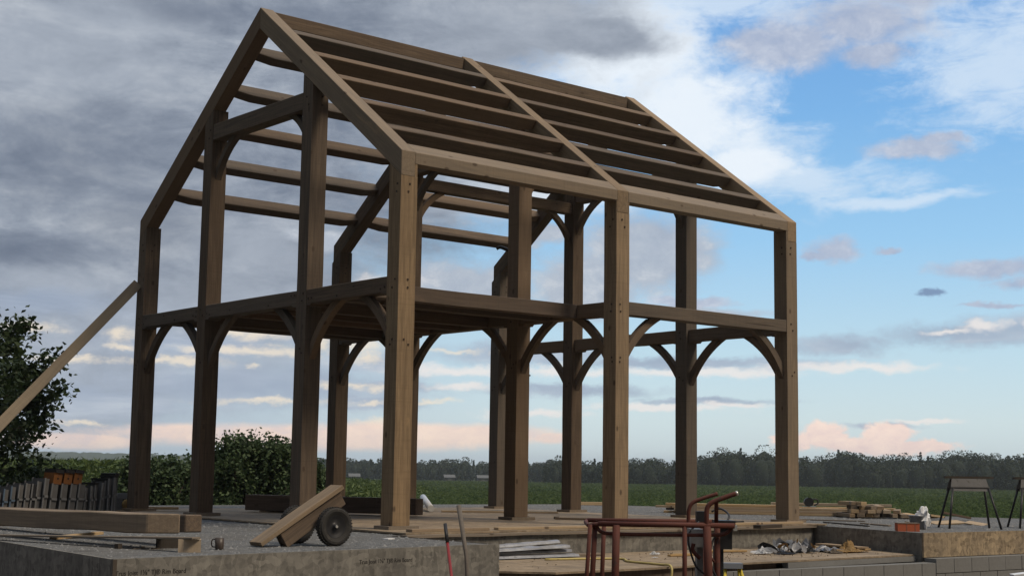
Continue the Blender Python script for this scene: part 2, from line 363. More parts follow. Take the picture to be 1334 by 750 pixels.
def bevel(bm, w, seg=1):
    es = [e for e in bm.edges if len(e.link_faces) == 2 and e.calc_face_angle(0) > .5]
    bmesh.ops.bevel(bm, geom=es, offset=w, segments=seg, affect='EDGES', profile=.5)
def addbox(bm, lo, hi, mi=0):
    vs = [bm.verts.new((x, y, z)) for x in (lo[0], hi[0]) for y in (lo[1], hi[1]) for z in (lo[2], hi[2])]
    fs = []
    for q in ((0, 1, 3, 2), (4, 6, 7, 5), (0, 4, 5, 1), (2, 3, 7, 6), (0, 2, 6, 4), (1, 5, 7, 3)):
        f = bm.faces.new([vs[i] for i in q]); f.material_index = mi; fs.append(f)
    return vs
def frame_mat(p0, p1, up):   # local Z along the member, local Y towards 'up'
    z = (Vector(p1) - Vector(p0)).normalized(); y = Vector(up); y = (y - z * y.dot(z)).normalized(); x = y.cross(z)
    return Matrix(((x.x, y.x, z.x, p0[0]), (x.y, y.y, z.y, p0[1]), (x.z, y.z, z.z, p0[2]), (0, 0, 0, 1)))
def wob(bm, amp, s=1.5):
    seed = random.random() * 100
    for v in bm.verts:
        v.co += Vector((noise.noise((v.co.z * s, seed, 0)), noise.noise((v.co.z * s, 0, seed)), 0)) * amp
def beam(name, p0, p1, w, d, up, m, parent, top=True, taper=0.0, bev=.008, amp=.009, lug=0.0):
    """member whose TOP face centre line runs p0-p1 (top=True), w wide, d deep along -up"""
    L = (Vector(p1) - Vector(p0)).length; bm = bmesh.new()
    stations = [0.0, L]
    if taper or lug:
        stations = [0, .10 if lug else .02, .12 if lug else .30, L - (.12 if lug else .30), L - (.10 if lug else .02), L]
    n = max(1, int(L / .6)); stations = sorted(set(stations + [L * i / n for i in range(1, n) if .35 < L * i / n < L - .35]))
    y1 = 0.0 if top else d / 2
    rings = []
    for s in stations:
        dd = d
        if taper: dd = d * (1 - taper * max(0, 1 - min(s, L - s) / .30))
        if lug and min(s, L - s) < .105: dd = d + lug
        rings.append([bm.verts.new((x, y, s)) for x, y in ((-w / 2, y1), (w / 2, y1), (w / 2, y1 - dd), (-w / 2, y1 - dd))])
    bm.faces.new(rings[0]); bm.faces.new(rings[-1][::-1])
    for a_, b_ in zip(rings, rings[1:]):
        for i in range(4): bm.faces.new((a_[i], b_[i], b_[(i + 1) % 4], a_[(i + 1) % 4]))
    bmesh.ops.recalc_face_normals(bm, faces=bm.faces)
    if bev: bevel(bm, bev)
    if amp: wob(bm, amp)
    return obj(name, bm, m, parent, frame_mat(p0, p1, up))
def rotbox(name, c, size, rz, m, parent=None, bev=.004, tilt=(0, 0)):
    bm = bmesh.new(); sx, sy, sz = size; addbox(bm, (-sx / 2, -sy / 2, 0), (sx / 2, sy / 2, sz))
    if bev: bevel(bm, bev)
    return obj(name, bm, m, parent, Matrix.Translation(c) @ Matrix.Rotation(rz, 4, 'Z') @ Matrix.Rotation(tilt[0], 4, 'X') @ Matrix.Rotation(tilt[1], 4, 'Y'))
def board(name, p0, p1, w, t, m, parent=None, up=(0, 0, 1)):
    return beam(name, p0, p1, w, t, up, m, parent, bev=.002, amp=.003)
def addtube(bm, pts, r, n=10, mi=0, cap=True):
    pts = [Vector(p) for p in pts]; rings = []
    rr = r if isinstance(r, (list, tuple)) else [r] * len(pts); prev = None
    for i, p in enumerate(pts):
        t = (pts[min(i + 1, len(pts) - 1)] - pts[max(i - 1, 0)]).normalized()
        if prev is None: x = t.orthogonal().normalized()
        else: x = (prev - t * prev.dot(t)).normalized()
        prev = x; y = t.cross(x)
        rings.append([bm.verts.new(p + (x * math.cos(k * 2 * math.pi / n) + y * math.sin(k * 2 * math.pi / n)) * rr[i]) for k in range(n)])
    for a_, b_ in zip(rings, rings[1:]):
        for k in range(n):
            f = bm.faces.new((a_[k], a_[(k + 1) % n], b_[(k + 1) % n], b_[k])); f.material_index = mi; f.smooth = True
    if cap:
        for rg in (rings[0][::-1], rings[-1]): f = bm.faces.new(rg); f.material_index = mi
def tube(name, pts, r, m, parent=None, n=10):
    bm = bmesh.new(); addtube(bm, pts, r, n); return obj(name, bm, m, parent)
def smoothpath(pts, k=6):
    pts = [Vector(p) for p in pts]; out = []
    for i in range(len(pts) - 1):
        p0, p1, p2, p3 = pts[max(i - 1, 0)], pts[i], pts[i + 1], pts[min(i + 2, len(pts) - 1)]
        for j in range(k):
            t = j / k
            out.append(.5 * ((2 * p1) + (p2 - p0) * t + (2 * p0 - 5 * p1 + 4 * p2 - p3) * t * t + (3 * p1 - p0 - 3 * p2 + p3) * t ** 3))
    return out + [pts[-1]]
def prism(name, poly, z0, z1, m, parent=None, bev=0):
    bm = bmesh.new(); b_ = [bm.verts.new((x, y, z0)) for x, y in poly]; t_ = [bm.verts.new((x, y, z1)) for x, y in poly]
    bm.faces.new(b_[::-1]); bm.faces.new(t_)
    for i in range(len(poly)): j = (i + 1) % len(poly); bm.faces.new((b_[i], b_[j], t_[j], t_[i]))
    bmesh.ops.recalc_face_normals(bm, faces=bm.faces)
    if bev: bevel(bm, bev)
    return obj(name, bm, m, parent)
def mesh_np(name, verts, faces, m, parent=None, k=4):
    me = bpy.data.meshes.new(name); nv, nf = len(verts), len(faces)
    me.vertices.add(nv); me.vertices.foreach_set('co', verts.astype(np.float32).ravel())
    me.loops.add(nf * k); me.loops.foreach_set('vertex_index', faces.astype(np.int32).ravel())
    me.polygons.add(nf); me.polygons.foreach_set('loop_start', np.arange(0, nf * k, k, dtype=np.int32))
    me.update(calc_edges=True); me.validate()
    me.materials.append(M[m]); return link(bpy.data.objects.new(name, me), parent)
def leaves(name, pts, size, m, parent=None, aspect=.6, droop=.3, up=0.0):
    """one diamond leaf per point, random orientation"""
    n = len(pts); d = rng.normal(size=(n, 3)); d[:, 2] = d[:, 2] * .6 - droop + up; d /= np.linalg.norm(d, axis=1)[:, None]
    s = np.cross(d, rng.normal(size=(n, 3))); s /= np.linalg.norm(s, axis=1)[:, None]
    L = size * rng.uniform(.6, 1.3, n)[:, None]; nn = np.cross(d, s)
    v = np.stack([pts - d * L * .5, pts + s * L * aspect * .5 + nn * L * .08, pts + d * L * .5, pts - s * L * aspect * .5 + nn * L * .08], 1).reshape(-1, 3)
    return mesh_np(name, v, np.arange(4 * n).reshape(-1, 4), m, parent)

# ================================================================== THE LAND
# far country is laid out on a polar grid round the building site
OX, OY = -10.32, -14.62
FWD = np.array([math.sin(YAW), math.cos(YAW)]); RGT = np.array([math.cos(YAW), -math.sin(YAW)])
def crop_top(x, y):
    d = math.hypot(x - OX, y - OY)
    t = [(30, -.55), (45, -.62), (100, -1.15), (200, -1.9), (400, -2.75), (650, -3.2), (4000, -3.4)]
    for (a0, z0), (a1, z1) in zip(t, t[1:]):
        if d <= a1: return z0 + (z1 - z0) * max(0, (d - a0)) / (a1 - a0)
    return -3.4
def ground_z(x, y):
    # inside the works: low, hidden under the crushed stone; a bank falls away from its edge to the fields
    d = math.hypot(x - OX, y - OY)
    ex = max(-6.5 - x, x - 12.6, -4.2 - y, y - 10.6, 0)
    far = crop_top(x, y) - .95
    near = -.55 if y > -3.4 else -.95
    if y < -3.2: return -.95 if d < 32 else far
    t = min(1, ex / 6); t = t * t * (3 - 2 * t)
    return near * (1 - t) + min(far, near) * t
def build_ground():
    rad = [0] + [1.2 * 1.13 ** i for i in range(66)]; rad = [r_ for r_ in rad if r_ < 2150] + [2150]
    na = 180; vs = []; fs = []
    for i, r_ in enumerate(rad):
        for k in range(na):
            t = k * 2 * math.pi / na; x = OX + r_ * math.sin(t); y = OY + r_ * math.cos(t)
            vs.append((x, y, ground_z(x, y) + noise.noise((x * .05, y * .05, 0)) * .15 * min(1, max(0, r_ - 40) / 60)))
    for i in range(len(rad) - 1):
        for k in range(na):
            j = (k + 1) % na
            fs.append((i * na + k, (i + 1) * na + k, (i + 1) * na + j, i * na + j))
    me = bpy.data.meshes.new('ground'); me.from_pydata(vs, [], fs); me.materials.append(M['field'])
    me.materials.append(M['earth'])
    for p in me.polygons:
        c = p.center
        if math.hypot(c.x - OX, c.y - OY) < 30: p.material_index = 1
        p.use_smooth = True
    o = link(bpy.data.objects.new('ground', me)); o['kind'] = 'structure'
build_ground()

# ------------------------------------------------------------------ the raised works platform: crushed stone inside rim-board forms
Z = -.075
gp = [(-5.08, -3.29), (-.60, -2.70), (-.60, -.72), (7.60, -.38), (6.86, -2.83), (9.4, -2.93), (16.5, -3.2), (14.6, 1.5), (14.2, 6.2), (12.9, 10.6), (6, 11.2), (-4.2, 10.9), (-4.74, 2), (-4.87, .6)]
def gravel():
    me_bm = bmesh.new(); b_ = [me_bm.verts.new((x, y, Z)) for x, y in gp]; lo = [me_bm.verts.new((x, y, -.5)) for x, y in gp]
    me_bm.faces.new(b_)
    for i in range(len(gp)): j = (i + 1) % len(gp); me_bm.faces.new((lo[i], lo[j], b_[j], b_[i]))
    bmesh.ops.recalc_face_normals(me_bm, faces=me_bm.faces)
    o = obj('gravel_platform', me_bm, 'gravel'); o['kind'] = 'structure'
gravel()
def inside(x, y, poly):
    c = False; j = len(poly) - 1
    for i in range(len(poly)):
        if (poly[i][1] > y) != (poly[j][1] > y) and x < (poly[j][0] - poly[i][0]) * (y - poly[i][1]) / (poly[j][1] - poly[i][1]) + poly[i][0]: c = not c
        j = i
    return c
def chips():
    base = np.array([[1, 0, -.3], [-.5, .87, -.3], [-.5, -.87, -.3], [.2, .1, .55]]); F = np.array([[0, 1, 3], [1, 2, 3], [2, 0, 3]])
    vs = []; fs = []; n = 0
    while n < 6500:
        x, y = rng.uniform(-5, 13), rng.uniform(-3.2, 10)
        if not inside(x, y, gp) or (-.3 < x < 7.9 and -.7 < y < 7.7): continue
        s = rng.uniform(.006, .022) * (1.9 if rng.random() < .05 else 1); t = rng.uniform(0, 6.28); c_, s_ = math.cos(t), math.sin(t)
        b_ = base * s; v = np.stack([b_[:, 0] * c_ - b_[:, 1] * s_ * .7 + x, b_[:, 0] * s_ + b_[:, 1] * c_ * .7 + y, b_[:, 2] * .8 + Z + s * .2], 1)
        vs.append(v); fs.append(F + 4 * n); n += 1
    o = mesh_np('stone_chips', np.concatenate(vs), np.concatenate(fs), 'stone', k=3)
    tagp(o, 'loose grey stone chips lying over the crushed stone', 'gravel', kind='stuff')
chips()

# rim boards
def rim_board(name, p0, p1, z1, z0, th, m, label, inner=1):
    """upright board whose outer face runs p0-p1 with the platform on its left"""
    a_, b_ = Vector((*p0, 0)), Vector((*p1, 0)); d = (b_ - a_).normalized(); n = Vector((-d.y, d.x, 0)) * inner; L = (b_ - a_).length
    bm = bmesh.new(); addbox(bm, (0, 0, z0), (L, th, z1)); bevel(bm, .002)
    mw = Matrix(((d.x, n.x, 0, p0[0]), (d.y, n.y, 0, p0[1]), (0, 0, 1, 0), (0, 0, 0, 1)))
    o = obj(name, bm, m, None, mw); tagp(o, label, 'rim board'); return o, mw
rbf, rbm = rim_board('rim_board', (-5.12, -3.33), (-.56, -2.735), -.068, -.42, .03, 'rim', 'long weathered rim board printed with lettering, below the wheeled timber dolly')
bm = bmesh.new(); addbox(bm, (-.004, -.004, -.418), (.034, -.0005, -.072)); obj('end_edge', bm, 'rimdark', rbf, rbm)
rim_board('rim_board', (-4.86, .6), (-5.125, -3.295), -.070, -.42, .03, 'rim', 'weathered rim board running back on the far left, below the big timber')
rim_board('rim_board', (-.555, -2.70), (-.52, -.78), -.072, -.42, .03, 'rimdark', 'short dark rim board returning from the printed board towards the floor')
rim_board('rim_board', (-.36, -.82), (7.52, -.42), -.105, -.40, .03, 'rim', 'plain grey rim board under the front edge of the timber frame floor')
rim_board('rim_board', (7.55, -.39), (6.80, -2.84), -.070, -.47, .03, 'rim', 'weathered rim board on the right, running from the corner post towards the orange block', 1)
rim_board('rim_board', (6.77, -2.885), (16.4, -3.25), -.066, -.395, .03, 'osb', 'tan strand board edge of the platform below the sawhorses')
def lettering(txt, x, zb, size, par, mw, nm='printed_lettering'):
    cu = bpy.data.curves.new('letters', 'FONT'); cu.body = txt; cu.size = size; cu.extrude = .0008
    to = bpy.data.objects.new('letters', cu); COL.objects.link(to)
    dg = bpy.context.evaluated_depsgraph_get(); me = bpy.data.meshes.new_from_object(to.evaluated_get(dg))
    bpy.data.objects.remove(to)
    me.materials.clear(); me.materials.append(M['ink'])
    loc = mw @ Matrix.Translation((x, -.0015, zb)) @ Matrix.Rotation(R(90), 4, 'X')
    return link(bpy.data.objects.new(nm, me), par, loc)
lettering('Trus Joist 1\u215b" TJ\u00ae Rim Board', .02, -.205, .056, rbf, rbm)
lettering('Trus Joist 1\u215b" TJ\u00ae Rim Board', 2.66, -.205, .056, rbf, rbm)

# ------------------------------------------------------------------ lower floor in the recess, and the block wall under it
lf = thing('lower_floor', 'lower dirty plywood floor strip between the platform edge and the block wall', 'floor', (3, -1.7, -.36))
prism('floor_sheet', [(-.50, -.80), (-.50, -2.55), (-.02, -3.02), (1.2, -3.0), (2.2, -2.92), (2.2, -.70)], -.382, -.360, 'osb_deck', lf)
prism('floor_sheet', [(2.203, -.70), (2.203, -2.92), (6.76, -2.74), (7.5, -.46)], -.381, -.359, 'osb_deck', lf)
def edge(nm, a_, b_, z1, z0, th, m, par):
    A, B = Vector((*a_, 0)), Vector((*b_, 0)); d = (B - A).normalized(); n = Vector((-d.y, d.x, 0)); bm = bmesh.new(); addbox(bm, (0, 0, z0), ((B - A).length, th, z1)); bevel(bm, .002)
    return obj(nm, bm, m, par, Matrix(((d.x, n.x, 0, a_[0]), (d.y, n.y, 0, a_[1]), (0, 0, 1, 0), (0, 0, 0, 1))))
edge('edge_joist', (-.50, -2.52), (-.04, -2.98), -.386, -.50, .035, 'timber', lf)
edge('edge_joist', (-.0, -2.985), (2.2, -2.89), -.386, -.50, .035, 'timber_red', lf)
edge('edge_joist', (2.22, -2.885), (3.9, -2.715), -.385, -.52, .035, 'timber_red', lf)
bw = thing('block_wall', 'grey concrete block foundation wall along the bottom right of the photograph', 'wall', (8, -3.2, -.6))
def blocks(y_of, x0, x1, ztop, rows, bl, nm_m='cmu'):
    bmm = bmesh.new(); n = 0
    for r_ in range(rows):
        zt = ztop - r_ * .20; x = x0 - (bl / 2 if r_ % 2 else 0)
        while x < x1:
            a_ = max(x, x0) + .005; b_ = min(x + bl, x1) - .005
            if b_ - a_ > .04:
                ya, yb = y_of(a_), y_of(b_); d = Vector((b_ - a_, yb - ya, 0)).normalized(); nrm = Vector((-d.y, d.x, 0)); bm = bmesh.new()
                addbox(bm, (0, 0, -.190), (Vector((b_ - a_, yb - ya, 0)).length, .19, 0)); bevel(bm, .005)
                obj('block', bm, nm_m, bw, Matrix(((d.x, nrm.x, 0, a_), (d.y, nrm.y, 0, ya + random.uniform(-.003, .003)), (0, 0, 1, zt), (0, 0, 0, 1))))
                n += 1
            x += bl
blocks(lambda x: -3.02 - (x - 5) * .035 if x > 2 else -3.02, 2.45, 6.75, -.455, 2, .40)
blocks(lambda x: -3.02 - (x - 5) * .035, 6.76, 15.5, -.402, 2, .40)
edge('mortar_bed', (2.45, -2.92), (15.4, -3.35), -.47, -.86, .12, 'mortar', bw)
edge('upper_course', (3.95, -2.865), (6.76, -2.76), -.385, -.452, .09, 'cmu', bw)

# ================================================================== THE TIMBER FRAME
s = .254; W_ = 7.378; H = 4.663; HR = 7.393; HG = 3.083; U = [0.0, 3.738, 7.446]
B0 = 2.151; C0 = W_ - 2.121 - s; VV = {'A': 0.0, 'B': B0, 'C': C0, 'D': W_ - s}
TF = thing('unfinished_house', 'large open timber house frame with two storeys, bare rafters and purlins', 'house frame', (3.85, 3.69, 0))
slope = (HR - H) / (W_ / 2); ang = math.atan(slope); RD, RW = .258, .215
def roofz(v): return H + slope * (v if v < W_ / 2 else W_ - v)
def rx(i): return (0.0 if i == 0 else (U[1] + .02 if i == 1 else U[2] + s - RW))
drop = RD / math.cos(ang)
def post(i, k):
    u0, v0 = U[i], VV[k]; bm = bmesh.new(); r0 = rx(i)
    zt = [roofz(v0) - drop - .002, roofz(v0 + s) - drop - .002]
    levels = 9; rings = []
    for q in range(levels + 1):
        t = q / levels
        if q < levels: zs = [4.0 * t * .95 + (0 if k in 'AD' else t * 1.3)] * 4
        else: zs = [zt[0], zt[0], zt[1], zt[1]]
        rings.append([bm.verts.new((x, y, z)) for (x, y), z in zip(((0, 0), (s, 0), (s, s), (0, s)), zs)])
    bm.faces.new(rings[0][::-1]); bm.faces.new(rings[-1])
    for a_, b_ in zip(rings, rings[1:]):
        for j in range(4): bm.faces.new((a_[j], a_[(j + 1) % 4], b_[(j + 1) % 4], b_[j]))
    bevel(bm, .008); 
    seed = random.random() * 50
    for v in bm.verts: v.co.x += noise.noise((v.co.z * 1.3, seed, 0)) * .004; v.co.y += noise.noise((v.co.z * 1.3, 0, seed)) * .004
    if k == 'A':   # shoulders either side of the rafter that carry the plates
        for a_, b_ in ((0, r0 - u0), (r0 - u0 + RW, s)):
            if b_ - a_ > .01:
                if k == 'A': addbox(bm, (a_ + .002, .004, 4.30), (b_ - .002, .20, H - .157))
                else: addbox(bm, (a_ + .002, .054, 4.30), (b_ - .002, s - .004, H - .157))
    # peg ends
    pz = [HG - .05, HG - .15, HG - .86, HG - .80] + ([H - .42, H - .52] if k in 'AD' else [5.78, 5.66])
    for z in pz:
        for (x, y, nx, ny) in ((.07 + random.uniform(0, .1), -.002, 0, -1), (-.002, .07 + random.uniform(0, .1), -1, 0)):
            sz = .011
            if ny: addbox(bm, (x - sz, y - .006, z - sz), (x + sz, y + .01, z + sz), 1)
            else: addbox(bm, (x - .006, y - sz, z - sz), (x + .01, y + sz, z + sz), 1)
    o = obj('post', bm, [('timber_pale' if k == 'A' else 'timber'), 'endgrain'], TF, Matrix.Translation((u0, v0, 0)))  # eave-side posts: light falling on that side is put into a paler colour
    rotbox('post_pad', (u0 + s / 2 + .02, v0 + s / 2, -.044), (.44, .34, .042), random.uniform(-.05, .05), 'board_dull', TF)
for i in range(3):
    for k in 'ABCD': post(i, k)
mid = {i: U[i] + s / 2 for i in range(3)}
# bent girts between posts, flush with the outer face of the gables
def bent_u(i): return U[0] + .105 if i == 0 else (mid[1] if i == 1 else U[2] + s - .105)
for i in range(3):
    for a_, b_ in (('A', 'B'), ('B', 'C'), ('C', 'D')):
        uu = bent_u(i); g = beam('girt', (uu, VV[a_] + s, HG), (uu, VV[b_], HG), .205, .20, (0, 0, 1), 'timber', TF, lug=.028)
        if i == 0:
            y0, y1 = VV[a_] + s, VV[b_]
            for y in (y0 + .05, y0 + .14, y0 + .75, y1 - .75, y1 - .05, y1 - .13):
                bm = bmesh.new(); z = HG - random.choice((.06, .13, .15)); addbox(bm, (-.006, y - .011, z - .011), (.02, y + .011, z + .011))
                obj('peg', bm, 'endgrain', g)
# curved braces
def brace(corner, dirv, leg_h, leg_v, th=.095, wd=.185, side=1):
    """from post face at `corner` (underside of the girt) going out along dirv; curved on its lower edge"""
    d = Vector(dirv).normalized(); up = Vector((0, 0, 1)); n = 12; bm = bmesh.new(); nx = d.cross(up).normalized()
    chord_a = Vector((0, -leg_v)); chord_b = Vector((leg_h, 0)); ch = chord_b - chord_a; pr = Vector((-ch.y, ch.x)).normalized()   # towards the corner
    lo, hi = [], []
    for q in range(n + 1):
        t = q / n; c = chord_a + ch * t; bow = 4 * t * (1 - t)
        lo.append(c + pr * (.085 * bow)); hi.append(c + pr * (wd * .62 + .085 * bow * .9))
    lo[0] = Vector((0, -leg_v)); lo[-1] = Vector((leg_h, 0))
    hi[0] = Vector((0, -leg_v + wd * 1.15)); hi[-1] = Vector((leg_h - wd * 1.15, 0))
    hi = [Vector((max(0, h.x), min(0, h.y))) for h in hi]
    c0 = Vector(corner)
    def P3(p, o): return d * p.x + up * p.y + nx * o
    A = [[bm.verts.new(P3(p, o)) for p in lo] for o in (-th / 2, th / 2)]; Bv = [[bm.verts.new(P3(p, o)) for p in hi] for o in (-th / 2, th / 2)]
    for q in range(n):
        bm.faces.new((A[0][q], A[0][q + 1], Bv[0][q + 1], Bv[0][q])); bm.faces.new((A[1][q], Bv[1][q], Bv[1][q + 1], A[1][q + 1]))
        bm.faces.new((A[0][q], A[1][q], A[1][q + 1], A[0][q + 1])); bm.faces.new((Bv[0][q], Bv[0][q + 1], Bv[1][q + 1], Bv[1][q]))
    bm.faces.new((A[0][0], Bv[0][0], Bv[1][0], A[1][0])); bm.faces.new((A[0][-1], A[1][-1], Bv[1][-1], Bv[0][-1]))
    bmesh.ops.remove_doubles(bm, verts=bm.verts, dist=.001); bmesh.ops.recalc_face_normals(bm, faces=bm.faces)
    # own axes: z along the brace so that the grain follows it
    q = (d * leg_h + up * leg_v).normalized(); fm = frame_mat((0, 0, 0), q, nx); inv = fm.inverted()
    bm.transform(inv)
    return obj('brace', bm, 'timber', TF, Matrix.Translation(c0) @ fm)
for i in range(3):
    zb = HG - .201
    for k in 'ABCD':
        off = 0 if i != 0 else 0
        if k != 'D': brace((mid[i], VV[k] + s, zb), (0, 1, 0), .74, .74)
        if k != 'A': brace((mid[i], VV[k], zb), (0, -1, 0), .74, .74)
# collar ties high between the inner posts, with shorter braces
ZT = 5.86
for i in range(3):
    uu = bent_u(i); beam('collar_tie', (uu, B0 + s, ZT), (uu, C0, ZT), .205, .245, (0, 0, 1), 'timber', TF, lug=.0)
    brace((mid[i], B0 + s, ZT - .246), (0, 1, 0), .50, .56, wd=.16); brace((mid[i], C0, ZT - .246), (0, -1, 0), .64, .60, wd=.16)
# long girts of the right bay in the eave walls, with braces
for v, inn in ((.10, 1),):
    beam('wall_girt', (U[1] + s, v, HG + .002), (U[2], v, HG + .002), .20, .19, (0, 0, 1), 'timber', TF)
for v in (s / 2, ):
    brace((U[1] + s, v, HG - .190), (1, 0, 0), .74, .72); brace((U[2], v, HG - .190), (-1, 0, 0), .74, .72)
# connecting beams of the right bay at the inner posts, with braces
for k in 'BC':
    v = VV[k] + s / 2
    beam('connecting_beam', (U[1] + s, v, 5.61), (U[2], v, 5.61), .18, .20, (0, 0, 1), 'timber', TF)
    brace((U[1] + s, v, 5.409), (1, 0, 0), .58, .60, wd=.16); brace((U[2], v, 5.409), (-1, 0, 0), .58, .60, wd=.16)
# eave plates, rafters, ridge, purlins
for v, sg in ((.10, 1),):
    for i in range(2):
        x0, x1 = rx(i) + RW, rx(i + 1)
        bm = bmesh.new(); L = x1 - x0; hw = .10
        ztop_in = H + slope * .2
        pr_ = [(-hw * sg, -.155), (hw * sg, -.155), (hw * sg, slope * .2 - .004), (-hw * sg, -.004)]
        rg = [[bm.verts.new((0 + xx, yy, zz)) for yy, zz in pr_] for xx in (0, L)]
        bm.faces.new(rg[0]); bm.faces.new(rg[1][::-1])
        for j in range(4): bm.faces.new((rg[0][j], rg[1][j], rg[1][(j + 1) % 4], rg[0][(j + 1) % 4]))
        bmesh.ops.recalc_face_normals(bm, faces=bm.faces); bevel(bm, .006)
        # stand the local z along the plate for the grain
        fm = Matrix.Rotation(R(90), 4, 'Y'); bm.transform(fm.inverted())
        obj('eave_plate', bm, 'timber_pale' if sg == 1 else 'timber', TF, Matrix.Translation((x0, v, H)) @ fm)  # plate colour carries the light on the eave side
nA = Vector((0, -math.sin(ang), math.cos(ang))); nD = Vector((0, math.sin(ang), math.cos(ang)))
for i in range(3):
    for sg in (1, -1):
        # slope side A (sg=1) or D: rafter as a cut prism, plumb at both ends
        bm = bmesh.new(); v_e = 0.0 if sg == 1 else W_; v_r = W_ / 2 + (-.0015 if sg == 1 else .0015)
        n = 8; prof_t = [(v_e + (v_r - v_e) * t / n) for t in range(n + 1)]
        rows = []
        for v in prof_t:
            zt = roofz(v) if abs(v - W_ / 2) > .01 else HR
            rows.append([bm.verts.new((x, v, z)) for x, z in ((0, zt), (RW, zt), (RW, zt - drop), (0, zt - drop))])
        bm.faces.new(rows[0]); bm.faces.new(rows[-1][::-1])
        for a_, b_ in zip(rows, rows[1:]):
            for j in range(4): bm.faces.new((a_[j], b_[j], b_[(j + 1) % 4], a_[(j + 1) % 4]))
        bmesh.ops.recalc_face_normals(bm, faces=bm.faces); bevel(bm, .006)
        org = Vector((0, v_e, H)); fm = frame_mat(org, (0, v_r, HR), (0, 0, 1)); bm.transform(fm.inverted())
        obj('rafter', bm, 'timber_pale' if sg == 1 else 'timber', TF, Matrix.Translation((rx(i), 0, 0)) @ fm)  # near-slope rafters have the lit tone put into their colour
sl_len = math.hypot(W_ / 2, HR - H)
for i in range(2):
    x0, x1 = rx(i) + RW, rx(i + 1)
    beam('ridge_beam', (x0, W_ / 2 - .001, HR - .04), (x1, W_ / 2 - .001, HR - .04), .12, .20, (0, 0, 1), 'timber', TF, amp=.002)
    for sg, nn in ((1, nA), (-1, nD)):
        for q in range(1, 6):
            t = q / 6 * (sl_len) ; v = t * math.cos(ang); z = H + t * math.sin(ang)
            if sg == -1: v = W_ - v
            c = Vector((0, v, z)) - nn * .002
            beam('purlin', (x0, c.y, c.z), (x1, c.y, c.z), .15, .218, nn, 'timber', TF, taper=.28, amp=.005)
# loft floor of the left bay: joists flush with the girts and tight boards on them
jv = [.93, 1.55, 2.95, 3.69, 4.45, 5.85, 6.42]
for v in jv:
    beam('loft_joist', (.208, v, HG - .045), (mid[1] - .104, v, HG - .045), .14, .155, (0, 0, 1), 'timber_red', TF)
for v in (.86, 6.50):
    beam('loft_joist', (.208, v, HG - .001), (mid[1] - .104, v, HG - .001), .045, .20, (0, 0, 1), 'timber_red', TF)
bmf = bmesh.new(); y = .885; 
while y < 6.46:
    addbox(bmf, (.21, y, HG - .043), (mid[1] - .106, min(y + .138, 6.475), HG - .006)); y += .141
obj('loft_boards', bmf, 'timber_red', TF)

# a hook on the far rafter and a long peg standing out of the middle post
bm = bmesh.new(); addtube(bm, smoothpath([(6.890, 6.568, 4.864), (6.950, 6.518, 4.894), (7.070, 6.418, 4.834)], 4), .035, 8); obj('hook', bm, 'black', TF)
bm = bmesh.new(); addtube(bm, [(3.97, 2.25, 2.124), (4.09, 2.25, 2.134)], .012, 8); obj('peg', bm, 'endgrain', TF)

# diagonal shore plank nailed to the far left corner post
pt, pb = Vector((-.035, 7.27, 3.62)), Vector((-4.0, 5.80, -.20))
sh = beam('shoring_plank', pt, pb, .16, .05, (-.2, -1, .35), 'plank', None, bev=.003, amp=.006)
tagp(sh, 'long yellow plank leaning diagonally against the far left post of the timber frame', 'plank')

# ------------------------------------------------------------------ frame floor
fd = thing('main_floor', 'tan strand board floor that the timber frame posts stand on', 'floor', (3.8, 3.5, -.06))
q = [(-.36, 2.6, -.78, 2.45), (2.603, 5.1, -.62, 2.45), (5.103, 7.74, -.50, 2.45), (-.28, 2.6, 2.453, 4.9), (2.603, 5.1, 2.453, 4.9), (5.103, 7.74, 2.453, 4.9), (-.10, 2.6, 4.903, 8.3), (2.603, 5.1, 4.903, 8.1), (5.103, 7.80, 4.903, 8.0)]
for n_, (a_, b_, c_, d_) in enumerate(q):
    prism('floor_sheet', [(a_, c_), (b_, c_ + (.12 if n_ < 3 and n_ < 2 else 0)), (b_, d_), (a_ + (.08 if a_ < 0 else 0), d_)], -.064, -.044 - .001 * (n_ % 2), 'osb_deck', fd)
beam('edge_strip', (-.40, -.80, -.066), (7.72, -.42, -.066), .12, .036, (0, 0, 1), 'board_dull', fd, bev=.002)

# ================================================================== THINGS ON THE SITE
# boards lying on the floor
for nm, p0, p1, w, t, m, lab in [
    ('board', (4.55, 2.15, -.010), (6.35, -.42, -.010), .09, .03, 'board_dull', 'long thin board lying across the frame floor between the front middle and right posts'),
    ('board', (-.20, -.62, -.006), (1.0, -.58, -.006), .12, .036, 'board_dull', 'flat board end beside the foot of the nearest corner post'),
    ('board', (1.2, -.52, -.010), (7.3, -.36, -.010), .09, .032, 'board', 'long straight board along the front edge of the frame floor'),
    ('board', (4.9, 5.5, -.010), (6.6, 4.4, -.010), .09, .03, 'board', 'fresh board on the far part of the frame floor beside the white pipe'),
    ('board', (5.6, -.95, -.02), (6.25, -.80, -.02), .12, .05, 'dark_wood', 'short dark board overhanging the floor edge behind the red machine'),
    ('board', (-.6, 8.35, .005), (1.0, 7.55, .005), .14, .04, 'board', 'fresh board lying beside the foot of the far left post'),
    ('board', (-.65, 8.0, -.035), (.9, 6.3, -.035), .14, .04, 'board_dull', 'dull board lying between the two left gable posts'),
    ('board', (11.9, 10.0, -.0), (13.0, 9.3, -.0), .14, .07, 'board', 'short timber offcut on the far gravel behind the middle of the frame')]:
    o = board(nm, p0, p1, w, t, m); tagp(o, lab, 'board')
